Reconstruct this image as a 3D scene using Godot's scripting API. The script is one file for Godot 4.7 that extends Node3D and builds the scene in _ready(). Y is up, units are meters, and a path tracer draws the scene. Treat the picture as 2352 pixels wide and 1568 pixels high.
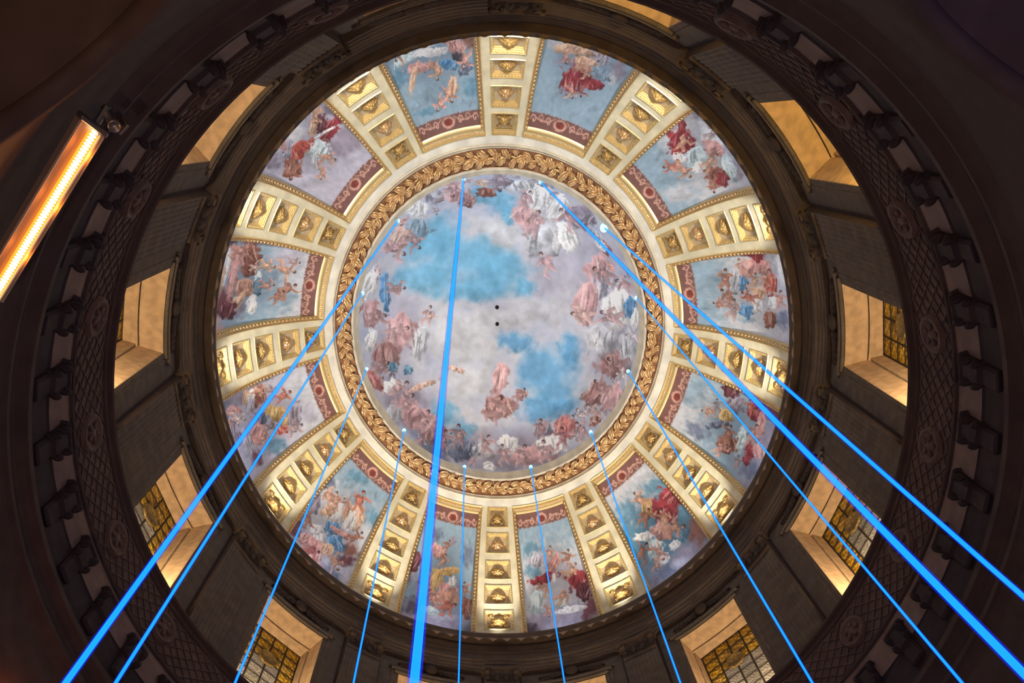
extends Node3D
# A domed church interior seen from the floor: coffered ribs and painted panels, laser beams, lit drum windows.
# Axis of the dome: x = z = 0. Heights "h" are above the eye, which stands E above the floor; angles run from +x towards +z.

const E := 1.6
const EXPOSURE := 1.0
const FLOOD := 37.0
const FLOOD_NEAR := 8.0
const FLOOD_RIB := 66.0
const SILL := 38.0
const FLOOR_FILL := 32.0

var M := {}
var taken := {}
var rng := RandomNumberGenerator.new()
var fuzz := FastNoiseLite.new()

const PAINT := {"R": Color8(150, 66, 74), "M": Color8(112, 66, 74), "P": Color8(212, 164, 160), "F": Color8(205, 160, 142), "K": Color8(222, 186, 160), "W": Color8(240, 240, 242), "C": Color8(208, 226, 230), "B": Color8(104, 152, 196), "T": Color8(104, 142, 166), "Y": Color8(216, 182, 124), "G": Color8(150, 142, 158), "N": Color8(150, 102, 90), "S": Color8(112, 120, 142), "L": Color8(178, 176, 192), "D": Color8(84, 78, 92), "H": Color8(190, 192, 200), "A": Color8(142, 164, 182), "E": Color8(196, 104, 92), "Q": Color8(118, 176, 208), "q": Color8(104, 160, 202), "J": Color8(200, 202, 208)}
const PANELS := {
	-76: ["AHG",
		"b 64 113 61 6 -7 28 T",
		"b 57 189 56 6 -6 30 T",
		"b 123 159 92 4 0 12 L",
		"b 143 389 167 22 -1 34 G",
		"b 14 403 44 5 -3 31 D",
		"b 293 377 31 19 -37 60 M",
		"b 254 216 87 22 -14 37 L",
		"d 84 154 26 14 -27 21 L",
		"d 170 181 21 13 -40 30 P",
		"d 115 221 77 -9 5 17 R",
		"d 273 264 45 28 -27 29 R",
		"d 287 302 30 14 -18 30 M",
		"d 62 301 35 9 -15 43 C",
		"d 209 358 70 5 0 14 W",
		"d 168 317 16 17 -23 15 C",
		"f 165 137 36 6 8 -22 P",
		"f 256 165 34 12 17 -21 N",
		"f 259 217 27 24 34 -18 K",
		"f 99 251 33 -13 -20 -24 F",
		"f 190 297 12 31 39 -8 F",
		"f 106 345 -29 0 0 25 P",
		"w 161 225 13 2 -6 22 W",
	],
	-106: ["AAG",
		"b 88 90 41 -7 11 25 S",
		"b 281 136 45 -4 8 52 S",
		"b 184 99 36 -4 5 17 G",
		"b 49 363 56 -15 8 39 D",
		"b 185 401 133 -11 1 23 G",
		"b 307 404 28 -3 1 35 S",
		"b 206 374 106 -15 2 15 L",
		"b 9 244 27 -4 5 56 G",
		"d 10 208 27 0 -4 36 M",
		"d 115 143 42 7 -10 21 P",
		"d 177 205 71 -20 8 14 Y",
		"d 123 251 39 5 -14 43 Y",
		"d 199 267 48 -7 4 23 P",
		"d 188 303 73 -1 -2 31 F",
		"d 216 235 20 -3 3 19 W",
		"d 129 361 49 -1 -1 18 C",
		"d 298 325 25 -2 3 39 N",
		"f 153 168 38 3 7 -24 F",
		"f 162 114 29 5 10 -17 N",
		"f 282 249 30 -7 -8 -22 N",
		"f 131 303 30 -21 -25 -21 P",
		"f 209 327 18 31 38 -18 E",
		"f 61 275 35 -4 -2 -26 G",
	],
	-46: ["HTG",
		"b 271 120 84 17 -6 25 T",
		"b 77 128 44 38 -51 24 T",
		"b 274 70 91 13 -4 24 H",
		"b 305 340 25 57 -72 20 N",
		"b 89 388 83 11 3 45 S",
		"b 209 380 74 10 3 45 G",
		"b 160 390 49 9 0 24 L",
		"d 291 187 11 44 -51 3 R",
		"d 168 156 24 13 -26 24 Y",
		"d 228 206 28 50 -43 10 R",
		"d 103 289 20 26 -43 21 C",
		"d 222 309 47 6 1 26 T",
		"d 186 324 26 2 1 17 W",
		"d 83 230 47 18 -8 15 W",
		"d 168 253 32 37 -32 16 P",
		"d 110 339 11 18 -22 9 W",
		"f 164 115 45 -4 -12 -28 F",
		"f 146 176 26 26 36 -14 N",
		"f 211 221 49 15 14 -34 K",
		"f 230 275 -12 37 46 16 F",
		"f 44 266 28 28 33 -19 N",
		"f 107 313 -39 -4 1 33 P",
		"f 65 343 -23 -13 -12 19 F",
	],
	-16: ["HAG",
		"b 215 60 41 58 -84 20 A",
		"b 58 130 7 52 -47 -1 S",
		"b 310 358 3 54 -54 -12 M",
		"b 67 372 4 58 -42 -8 S",
		"b 198 381 18 49 -62 11 G",
		"b 289 87 3 45 -48 -2 A",
		"d 317 193 17 32 -38 9 M",
		"d 262 220 5 31 -34 -1 G",
		"d 195 196 17 25 -30 10 Y",
		"d 279 299 13 37 -39 6 R",
		"d 230 333 5 21 -61 2 P",
		"d 131 286 7 19 -58 8 C",
		"d 92 246 24 31 -36 17 N",
		"d 113 335 8 19 -42 9 R",
		"d 139 183 39 38 -12 7 S",
		"d 147 369 13 20 -29 17 P",
		"f 172 136 33 -5 -12 -24 F",
		"f 221 155 13 19 25 -6 S",
		"f 137 234 9 31 37 -2 N",
		"f 285 272 19 24 24 -12 E",
		"f 61 233 -12 22 30 14 P",
		"f 194 316 11 41 41 -1 P",
		"f 61 309 13 22 22 -7 G",
	],
	14: ["AHL",
		"b 250 83 -8 66 -100 -10 A",
		"b 112 52 1 40 -73 -2 A",
		"b 269 361 8 31 -90 10 W",
		"b 80 348 10 41 -41 1 S",
		"b 51 212 6 32 -18 0 A",
		"b 323 304 0 15 -23 -5 H",
		"b 335 342 1 24 -25 -6 G",
		"d 328 244 -6 43 -19 -6 R",
		"d 305 274 0 24 -31 -6 R",
		"d 208 173 -6 18 -53 -16 H",
		"d 208 205 0 15 -34 -3 B",
		"d 89 208 4 25 -29 0 B",
		"d 204 303 -1 24 -41 -11 E",
		"d 118 249 1 18 -38 -4 W",
		"d 166 257 -6 24 -27 -10 K",
		"d 70 295 5 22 -36 1 N",
		"d 135 312 4 20 -24 -1 W",
		"d 259 238 -10 24 -35 -16 P",
		"d 269 293 1 25 -26 -4 P",
		"f 231 146 -2 31 41 6 N",
		"f 153 145 25 24 30 -16 N",
		"f 106 113 29 5 4 -20 N",
		"f 97 163 -3 32 41 7 G",
		"f 149 213 30 17 15 -23 E",
		"f 278 204 9 26 30 -4 P",
		"f 219 248 -4 27 29 9 K",
		"f 236 288 -8 28 30 15 F",
		"f 157 336 7 37 32 3 P",
	],
	44: ["AHL",
		"b 214 86 -65 67 -76 -37 A",
		"b 79 96 -37 51 -49 -19 H",
		"b 297 97 -2 58 -61 -2 A",
		"b 200 318 10 53 -81 6 W",
		"b 71 309 2 43 -46 -8 G",
		"b 311 324 -1 31 -30 -8 G",
		"b 235 356 -24 1 -4 -21 K",
		"b 137 332 8 32 -39 7 L",
		"d 264 209 -42 24 -21 -29 R",
		"d 304 248 -8 10 -29 -24 R",
		"d 232 190 -15 38 -18 -7 R",
		"d 167 213 -20 33 -41 -24 C",
		"d 131 204 -4 27 -22 -4 W",
		"d 206 167 -23 13 -12 -13 W",
		"d 78 290 0 29 -49 -8 C",
		"d 168 284 -36 12 -10 -27 P",
		"d 76 237 -30 29 -25 -24 N",
		"d 51 246 -8 21 -23 -11 R",
		"f 252 214 -32 5 9 31 K",
		"f 199 124 31 13 15 -22 E",
		"f 149 152 -13 -30 -37 9 F",
		"f 42 205 7 -23 -28 -8 N",
		"f 135 252 -32 11 14 35 K",
		"f 292 345 -9 19 16 17 G",
		"f 224 327 -21 12 14 30 L",
	],
	74: ["AAL",
		"b 210 144 -82 23 -24 -50 A",
		"b 60 93 -108 27 -19 -40 A",
		"b 197 236 -81 32 -6 -16 G",
		"b 200 306 -112 16 -4 -37 W",
		"b 38 269 -27 17 -28 -45 G",
		"b 44 226 -19 10 -18 -29 H",
		"b 290 277 -31 8 -9 -34 H",
		"d 154 192 -66 -2 1 -31 R",
		"d 182 156 -38 0 0 -34 R",
		"d 144 237 -50 3 -3 -33 K",
		"d 95 226 -45 4 -3 -22 A",
		"d 213 280 -67 13 -4 -24 K",
		"d 95 179 -37 16 -8 -14 R",
		"d 112 284 -32 -4 1 -35 L",
		"f 165 134 28 -12 -17 -21 P",
		"f 142 219 21 -25 -29 -20 F",
		"f 233 237 24 -6 -8 -24 P",
		"f 136 286 21 -22 -22 -24 L",
		"f 129 145 25 -4 -6 -19 R",
	],
	104: ["AAL",
		"b 214 137 -102 -30 26 -41 A",
		"b 296 212 -23 -29 38 -23 T",
		"b 27 111 -41 -3 7 -39 T",
		"b 246 75 -71 -6 3 -15 T",
		"b 277 106 -42 -12 12 -19 A",
		"b 190 280 -95 19 -2 -20 W",
		"b 18 269 -27 -3 4 -42 N",
		"b 123 308 -72 5 0 -18 P",
		"b 44 250 -27 -4 3 -22 H",
		"b 62 73 -67 -6 6 -22 A",
		"d 238 270 -59 6 -1 -20 C",
		"d 152 259 -61 -7 2 -19 W",
		"d 210 218 -54 -7 3 -18 P",
		"d 101 201 -31 -17 10 -15 B",
		"d 58 221 -23 -17 10 -12 D",
		"d 38 179 -16 -11 19 -20 S",
		"d 251 188 -10 -5 35 -49 K",
		"d 107 122 -20 -6 18 -32 K",
		"d 64 264 -33 -6 4 -26 P",
		"f 150 185 36 4 3 -31 K",
		"f 128 104 41 -2 -5 -28 F",
		"f 175 83 31 16 23 -20 P",
		"f 38 203 34 11 11 -30 P",
		"f 266 300 20 26 21 -25 F",
	],
	134: ["LLW",
		"b 50 137 -41 -59 105 -33 G",
		"b -5 261 -20 -42 34 -18 G",
		"b 80 72 -19 -45 76 -11 L",
		"b 142 298 -63 -5 10 -54 W",
		"b 269 302 -15 -36 26 -17 G",
		"b 253 151 -64 -70 46 -23 L",
		"b 36 289 -19 -23 13 -14 K",
		"d 172 235 -50 -24 14 -24 E",
		"d 55 205 -7 -27 57 -12 R",
		"d 59 244 -14 -15 25 -23 M",
		"d 86 258 -7 -13 39 -24 K",
		"d 142 182 -7 -40 41 -5 C",
		"d 210 243 -26 -18 17 -22 E",
		"d 263 223 -16 -27 30 -17 N",
		"d 67 209 -49 -14 2 -5 W",
		"d 209 280 -6 -17 35 -17 L",
		"d 188 165 -13 -15 24 -15 H",
		"f 141 142 30 -13 -17 -23 F",
		"f 268 213 4 35 37 -7 N",
		"f 214 124 11 19 25 -9 F",
		"f 54 278 16 22 20 -20 K",
		"f 207 296 9 20 17 -13 P",
	],
	164: ["HAP",
		"b 43 117 -22 -74 72 -12 L",
		"b 240 115 1 -77 59 -2 A",
		"b -6 220 -8 -75 25 -4 G",
		"b -5 336 -14 -35 29 -22 D",
		"b 225 325 16 -49 66 13 M",
		"b 248 258 5 -33 54 -1 G",
		"b 125 148 -2 -22 52 -6 A",
		"d 62 295 -1 -43 44 -9 P",
		"d 52 238 -14 -27 51 -28 N",
		"d 107 236 -8 -34 25 -8 N",
		"d 174 239 2 -44 38 -3 F",
		"d 150 202 5 -11 37 8 W",
		"d 172 195 3 -16 39 3 T",
		"d 250 213 4 -18 39 2 W",
		"d 237 275 11 -15 41 27 K",
		"d 103 336 4 -19 64 3 W",
		"d 150 297 4 -18 74 7 P",
		"d 143 358 6 -22 69 8 K",
		"d 251 310 17 -34 31 13 M",
		"f 101 104 43 5 10 -31 F",
		"f 180 91 39 -19 -26 -25 N",
		"f 90 172 36 0 3 -30 K",
		"f 172 161 32 -3 0 -26 P",
		"f 37 279 36 -2 4 -38 P",
		"f 215 120 27 -18 -22 -18 N",
		"f 56 86 30 -1 0 -21 G",
		"f 98 213 22 -3 -1 -19 W",
	],
	194: ["HLL",
		"b 86 77 6 -69 77 -2 H",
		"b 238 86 15 -47 60 4 L",
		"b 276 238 8 -49 49 -1 T",
		"b 11 319 12 -51 37 1 G",
		"b -18 232 8 -47 20 -1 N",
		"b 166 364 12 -37 77 7 L",
		"b 262 325 12 -32 36 5 M",
		"b 22 373 9 -25 48 8 S",
		"d 53 227 16 -28 39 11 N",
		"d 162 181 37 -36 24 13 Y",
		"d 211 168 21 -14 13 12 Y",
		"d 39 253 10 -12 26 18 W",
		"d 32 278 7 -10 27 15 K",
		"d 76 271 11 -14 27 16 L",
		"d 144 246 17 -25 26 10 S",
		"d 209 129 19 -22 55 19 G",
		"d 189 279 22 -23 34 27 P",
		"d 112 357 8 -20 57 12 G",
		"d 192 335 8 -20 64 13 L",
		"d 52 344 19 -35 16 6 P",
		"d 238 189 9 -25 18 1 E",
		"d -12 183 12 -25 19 4 L",
		"f 102 139 42 -6 -3 -29 E",
		"f 33 218 31 8 15 -28 F",
		"f 51 179 27 2 8 -22 G",
		"f 93 329 20 15 20 -26 W",
		"f 197 217 26 6 12 -22 S",
		"f 263 145 42 -2 3 -30 G",
		"f 81 373 20 9 15 -26 P",
		"f 219 266 27 7 14 -26 P",
	],
	224: ["AHL",
		"b 84 90 59 -30 33 24 A",
		"b 100 68 84 -20 13 24 T",
		"b 286 140 53 -21 29 34 T",
		"b -1 150 44 -15 12 22 S",
		"b 266 279 47 -24 18 29 N",
		"b 267 326 55 -29 13 23 M",
		"b 224 407 72 0 -8 41 S",
		"b 4 359 33 -28 28 36 M",
		"b 143 408 64 -5 -3 23 P",
		"b 209 80 49 -21 27 23 A",
		"d 117 211 41 -18 24 41 W",
		"d 203 171 50 -24 31 34 K",
		"d 204 200 30 -7 9 38 W",
		"d 88 221 23 -26 20 8 K",
		"d 146 255 38 -11 5 21 B",
		"d 200 300 27 -28 37 23 B",
		"d 121 329 23 -16 20 28 W",
		"d 121 371 48 -5 -6 44 P",
		"d 79 361 37 5 -9 26 P",
		"d 88 303 23 -16 12 14 W",
		"d 176 333 31 -9 3 23 K",
		"d 13 246 27 -10 13 34 G",
		"d 197 250 63 -8 0 11 P",
		"f 185 115 54 -11 -13 -31 E",
		"f 41 181 24 -29 -39 -12 F",
		"f 85 170 37 -16 -19 -23 F",
		"f 268 224 31 12 20 -25 N",
		"f 23 295 21 -29 -30 -12 N",
		"f 230 357 -28 33 28 21 F",
		"f 120 377 16 26 31 -23 R",
		"f 139 156 19 -19 -26 -9 P",
	],
}
const GLORY := [
	"b 684 676 141 23 0 -157 L",
	"b 601 739 104 -30 -31 -90 H",
	"b 411 670 181 -40 -18 -98 Q",
	"b 323 754 106 48 40 -73 Q",
	"b 519 632 100 -16 -15 -84 Q",
	"b 288 636 126 -17 -1 -62 Q",
	"b 438 582 156 -4 -1 -39 Q",
	"b 594 587 38 2 0 -39 Q",
	"b 525 858 48 -51 -31 -49 Q",
	"b 468 900 50 -3 2 -62 Q",
	"b 546 806 28 1 0 -48 Q",
	"b 436 492 152 -3 -2 -51 J",
	"b 615 530 134 8 1 -45 H",
	"b 448 433 91 -2 -3 -91 J",
	"b 421 328 96 -2 -5 -76 J",
	"b 363 456 79 -4 -6 -91 J",
	"b 546 503 83 1 0 -32 J",
	"b 512 750 67 -50 -23 -36 J",
	"b 671 348 124 4 7 -119 q",
	"b 735 426 55 4 4 -61 q",
	"b 567 439 76 -11 -6 -32 q",
	"b 646 241 80 0 4 -61 q",
	"b 724 263 76 1 5 -46 q",
	"b 325 229 59 -22 -29 -51 Q",
	"b 383 165 58 0 -7 -51 Q",
	"b 170 476 148 -19 -26 -167 L",
	"b 175 256 106 -90 -114 -76 G",
	"b 891 513 139 28 29 -229 L",
	"b 844 726 125 -17 -70 -120 L",
	"b 596 82 304 -19 4 -93 G",
	"b 269 128 122 3 -29 -101 S",
	"d 602 810 52 -16 -22 -71 P",
	"d 657 737 65 10 -1 -66 H",
	"d 640 891 51 0 -14 -82 W",
	"d 723 757 37 22 19 -55 W",
	"d 583 939 52 11 -1 -49 J",
	"d 699 866 36 -6 -29 -88 W",
	"d 524 960 44 -12 -3 -41 G",
	"d 778 854 58 -15 -36 -73 G",
	"d 824 673 52 6 -14 -69 P",
	"d 858 615 76 19 2 -87 L",
	"d 918 577 90 24 4 -81 W",
	"d 783 565 48 0 -14 -82 P",
	"d 963 589 38 12 2 -46 B",
	"d 990 557 28 7 -3 -48 W",
	"d 905 398 88 10 10 -51 N",
	"d 848 464 74 10 6 -56 H",
	"d 844 296 47 -18 -25 -48 N",
	"d 932 283 79 -15 -13 -63 P",
	"d 964 451 51 9 13 -67 H",
	"d 515 249 68 -1 -1 -45 N",
	"d 517 333 29 -5 -13 -61 P",
	"d 583 288 22 0 0 -21 N",
	"d 666 178 42 -1 4 -42 G",
	"d 744 176 46 -16 -11 -48 E",
	"d 631 81 118 -7 4 -51 P",
	"d 545 121 41 -1 0 -46 W",
	"d 708 115 75 -4 7 -48 W",
	"d 461 103 67 0 -4 -47 H",
	"d 366 103 79 1 -8 -49 S",
	"d 278 164 55 1 -13 -54 N",
	"d 216 223 80 -46 -50 -51 P",
	"d 110 232 60 0 -20 -44 H",
	"d 142 327 61 11 7 -29 W",
	"d 271 450 34 -8 -21 -65 H",
	"d 199 486 68 -9 -7 -61 P",
	"d 132 424 69 -9 -10 -50 N",
	"d 61 357 37 8 25 -43 E",
	"d 85 565 56 -14 -4 -51 P",
	"d 151 622 27 -5 7 -74 B",
	"d 71 671 48 -29 -33 -49 W",
	"d 75 485 34 -10 -21 -40 W",
	"d 156 389 29 -3 -4 -18 T",
	"d 219 373 22 -2 -3 -17 T",
	"d 265 802 58 -17 4 -44 A",
	"d 253 886 56 -26 10 -59 W",
	"d 198 782 46 -31 -19 -58 K",
	"d 370 919 47 -13 7 -70 P",
	"d 419 875 35 -22 -8 -35 N",
	"d 304 934 61 7 20 -57 L",
	"d 255 320 72 22 4 -11 K",
	"d 383 366 30 -12 -5 -9 K",
	"f 630 797 40 -11 16 50 P",
	"f 656 672 37 25 -21 34 P",
	"f 596 883 31 -21 20 50 P",
	"f 727 835 41 53 -27 36 P",
	"f 841 670 29 48 -45 11 N",
	"f 768 529 7 41 -46 2 K",
	"f 870 538 17 44 -52 6 P",
	"f 929 657 32 47 -46 5 P",
	"f 916 399 15 44 -60 9 N",
	"f 958 365 23 36 -56 14 W",
	"f 859 320 26 30 -41 22 N",
	"f 515 249 50 -18 19 47 N",
	"f 583 291 23 -18 19 22 N",
	"f 657 186 37 -1 -3 36 N",
	"f 739 150 47 -2 -7 44 R",
	"f 683 98 53 7 -16 56 P",
	"f 596 82 52 -12 7 56 P",
	"f 528 94 42 7 -6 45 P",
	"f 463 130 40 -8 10 42 P",
	"f 375 165 46 0 6 45 N",
	"f 311 147 43 -7 16 43 N",
	"f 252 214 42 -25 36 41 P",
	"f 199 271 37 -31 44 33 P",
	"f 173 325 30 -36 50 25 P",
	"f 114 390 19 -34 50 13 N",
	"f 308 526 36 -12 11 31 K",
	"f 200 493 14 -41 50 7 P",
	"f 118 550 6 -37 51 -5 N",
	"f 202 617 -1 -32 39 -8 N",
	"f 192 750 -25 -34 50 -41 P",
	"f 261 753 -30 -17 28 -37 N",
	"f 367 946 -40 5 14 -68 P",
	"f 419 875 -32 -2 8 -44 N",
	"f 517 960 -44 1 1 -78 G",
	"f 810 174 39 21 -32 38 P",
	"f 845 241 33 26 -38 31 K",
	"f 982 501 5 32 -49 -5 W",
]

# ---------------------------------------------------------------- places
func P(r: float, deg: float, h: float) -> Vector3:
	var t := deg_to_rad(deg)
	return Vector3(r * cos(t), h + E, r * sin(t))

func D(deg: float, ph: float, d: float) -> Vector3:      # on the dome: bearing, rise in degrees, d metres proud of the rib face
	var p := deg_to_rad(ph)
	return P(-1.25 + (13.0 - d) * cos(p), deg, 34.5 + (13.0 - d) * sin(p))

func clock(deg: float) -> float:
	return fposmod((90.0 - deg) / 30.0, 12.0)

func hour(deg: float) -> String:
	var names := ["twelve", "one", "two", "three", "four", "five", "six", "seven", "eight", "nine", "ten", "eleven"]
	return names[int(round(clock(deg))) % 12]

func between(deg: float) -> String:
	var names := ["twelve", "one", "two", "three", "four", "five", "six", "seven", "eight", "nine", "ten", "eleven"]
	var k := int(floor(clock(deg)))
	return names[k % 12] + " and " + names[(k + 1) % 12]

# ---------------------------------------------------------------- objects
func numbered(called: String) -> String:
	var k: int = taken.get(called, 0)
	taken[called] = k + 1
	return called if k == 0 else "%s_%03d" % [called, k]

func tag(o: Node, label: String, category: String, group := "", kind := "") -> void:
	o.set_meta("label", label)
	o.set_meta("category", category)
	if group: o.set_meta("group", group)
	if kind: o.set_meta("kind", kind)

func thing(called: String, at: Vector3, deg: float, label: String, category: String, group := "", kind := "") -> Node3D:
	var o := Node3D.new()
	o.name = numbered(called)
	add_child(o)
	o.rotation.y = -deg_to_rad(deg)
	o.position = at.rotated(Vector3.UP, -deg_to_rad(deg))
	tag(o, label, category, group, kind)
	return o

func part(called: String, mesh: Mesh, mat: Material, parent: Node, at := Vector3.ZERO, turn := Basis.IDENTITY) -> MeshInstance3D:
	var o := MeshInstance3D.new()
	o.name = called
	o.mesh = mesh
	o.material_override = mat
	o.transform = Transform3D(turn, at)
	parent.add_child(o, true)
	return o

# ---------------------------------------------------------------- shapes
func pen() -> SurfaceTool:
	var st := SurfaceTool.new()
	st.begin(Mesh.PRIMITIVE_TRIANGLES)
	return st

func done(st: SurfaceTool, off := Vector3.ZERO) -> ArrayMesh:
	st.generate_normals()
	st.index()
	var m := st.commit()
	if off == Vector3.ZERO:
		return m
	var a := m.surface_get_arrays(0)
	var v: PackedVector3Array = a[Mesh.ARRAY_VERTEX]
	for i in v.size():
		v[i] -= off
	a[Mesh.ARRAY_VERTEX] = v
	var n := ArrayMesh.new()
	n.add_surface_from_arrays(Mesh.PRIMITIVE_TRIANGLES, a)
	return n

func grid(st: SurfaceTool, f: Callable, nu: int, nv: int, g: int, flip := false) -> void:
	st.set_smooth_group(g)
	var pts := []
	for j in nv + 1:
		for i in nu + 1:
			pts.append(f.call(float(i) / nu, float(j) / nv))
	for j in nv:
		for i in nu:
			var k := [j * (nu + 1) + i, j * (nu + 1) + i + 1, (j + 1) * (nu + 1) + i + 1, (j + 1) * (nu + 1) + i]
			var order := [0, 2, 1, 0, 3, 2] if flip else [0, 1, 2, 0, 2, 3]
			for q in order:
				var at: int = k[q]
				st.set_uv(Vector2(float(at % (nu + 1)) / nu, float(at / (nu + 1)) / nv))
				st.add_vertex(pts[at])

func lathe(st: SurfaceTool, prof: Array, a0: float, a1: float, n: int, g0 := 0, smooth := false) -> int:
	var g := g0
	for k in prof.size() - 1:
		var p: Vector2 = prof[k]
		var q: Vector2 = prof[k + 1]
		grid(st, func(u, v): return P(lerpf(p.x, q.x, v), lerpf(a0, a1, u), lerpf(p.y, q.y, v)), n, 1, g)
		if not smooth: g += 1
	return g + 1

func quad(st: SurfaceTool, a: Vector3, b: Vector3, c: Vector3, d: Vector3, out: Vector3) -> void:
	var flip := (c - a).cross(b - a).dot(out) < 0.0
	var order := [a, c, b, a, d, c] if flip else [a, b, c, a, c, d]
	var uvs := [Vector2(0, 0), Vector2(1, 1), Vector2(1, 0), Vector2(0, 0), Vector2(0, 1), Vector2(1, 1)] if flip else [Vector2(0, 0), Vector2(1, 0), Vector2(1, 1), Vector2(0, 0), Vector2(1, 1), Vector2(0, 1)]
	st.set_smooth_group(-1)
	for i in 6:
		st.set_uv(uvs[i])
		st.add_vertex(order[i])

func cbox(st: SurfaceTool, at: Vector3, size: Vector3, c := 0.02, turn := Basis.IDENTITY) -> void:   # a box with chamfered edges
	var h := size / 2.0
	c = minf(c, minf(h.x, minf(h.y, h.z)) * 0.8)
	var T := Transform3D(turn, at)
	var pt := func(s: Vector3, axis: int) -> Vector3:
		var v := Vector3(s.x * (h.x - c), s.y * (h.y - c), s.z * (h.z - c))
		v[axis] = s[axis] * h[axis]
		return T * v
	for ax in 3:
		var b := (ax + 1) % 3
		var d := (ax + 2) % 3
		for s in [-1.0, 1.0]:
			var k := []
			for w in [[-1, -1], [1, -1], [1, 1], [-1, 1]]:
				var v := Vector3.ZERO
				v[ax] = s
				v[b] = w[0]
				v[d] = w[1]
				k.append(pt.call(v, ax))
			var o := Vector3.ZERO
			o[ax] = s
			quad(st, k[0], k[1], k[2], k[3], turn * o)
			for s2 in [-1.0, 1.0]:
				var v0 := Vector3.ZERO
				v0[ax] = s
				v0[b] = s2
				v0[d] = -1
				var v1 := v0
				v1[d] = 1
				var o2 := Vector3.ZERO
				o2[ax] = s
				o2[b] = s2
				quad(st, pt.call(v0, ax), pt.call(v1, ax), pt.call(v1, b), pt.call(v0, b), turn * o2)
	for sx in [-1.0, 1.0]:
		for sy in [-1.0, 1.0]:
			for sz in [-1.0, 1.0]:
				var s := Vector3(sx, sy, sz)
				var t := [pt.call(s, 0), pt.call(s, 1), pt.call(s, 2)]
				if (t[2] - t[0]).cross(t[1] - t[0]).dot(turn * s) < 0.0: t.reverse()
				for q in t:
					st.set_uv(Vector2.ZERO)
					st.add_vertex(q)

func ball(st: SurfaceTool, at: Vector3, ax: Vector3, ay: Vector3, az: Vector3, nu := 7, nv := 4, g := 900) -> void:
	grid(st, func(u, v): return at + ax * (cos(TAU * u) * sin(PI * v)) + ay * (sin(TAU * u) * sin(PI * v)) + az * cos(PI * v), nu, nv, g)

func tube(st: SurfaceTool, path: Array, rad: Array, n: int, g: int) -> void:
	var rings := []
	for k in path.size():
		var dir: Vector3 = (path[mini(k + 1, path.size() - 1)] - path[maxi(k - 1, 0)]).normalized()
		var s := dir.cross(Vector3.UP if absf(dir.y) < 0.9 else Vector3.RIGHT).normalized()
		rings.append([s, dir.cross(s)])
	grid(st, func(u, v):
		var k := int(round(v * (path.size() - 1)))
		return path[k] + (rings[k][0] * cos(TAU * u) + rings[k][1] * sin(TAU * u)) * rad[k], n, path.size() - 1, g)

# a mitred rectangular moulding on the dome; prof: Vector3(inset in degrees across, inset in degrees up, d)
func frame_rect(st: SurfaceTool, ph0: float, ph1: float, th: float, prof: Array, su: int, sv: int) -> void:
	for k in prof.size() - 1:
		var a: Vector3 = prof[k]
		var b: Vector3 = prof[k + 1]
		for side in 4:
			grid(st, func(u, v):
				var w := a.lerp(b, v)
				var lo := ph0 + w.y
				var hi := ph1 - w.y
				var t := th - w.x
				match side:
					0: return D(lerpf(-t, t, u), lo, w.z)
					1: return D(t, lerpf(lo, hi, u), w.z)
					2: return D(lerpf(t, -t, u), hi, w.z)
				return D(-t, lerpf(hi, lo, u), w.z), sv if side % 2 else su, 1, k * 4 + side)

# ---------------------------------------------------------------- materials
func noise_tex(size: int, freq: float, a: Color, b: Color, seed_: int, contrast := 1.0) -> ImageTexture:
	var n := FastNoiseLite.new()
	n.seed = seed_
	n.frequency = freq
	n.fractal_octaves = 4
	var src := n.get_seamless_image(size, size)
	var im := Image.create(size, size, false, Image.FORMAT_RGB8)
	for y in size:
		for x in size:
			im.set_pixel(x, y, a.lerp(b, clampf((src.get_pixel(x, y).r - 0.5) * contrast + 0.5, 0, 1)))
	return ImageTexture.create_from_image(im)

func mat(c: Color, rough := 0.8, metal := 0.0, tex: Texture2D = null, scale := 0.35, bump: Texture2D = null, depth := 1.0) -> StandardMaterial3D:
	var m := StandardMaterial3D.new()
	m.albedo_color = c
	m.roughness = rough
	m.metallic = metal
	if tex or bump:
		m.uv1_triplanar = true
		m.uv1_scale = Vector3.ONE * scale
	if tex: m.albedo_texture = tex
	if bump:
		m.heightmap_enabled = true
		m.heightmap_texture = bump
		m.heightmap_scale = depth
	return m

func glow(c: Color, e: float) -> StandardMaterial3D:
	var m := StandardMaterial3D.new()
	m.albedo_color = Color.BLACK
	m.roughness = 1.0
	m.emission_enabled = true
	m.emission = c
	m.emission_energy_multiplier = e
	return m

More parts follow.
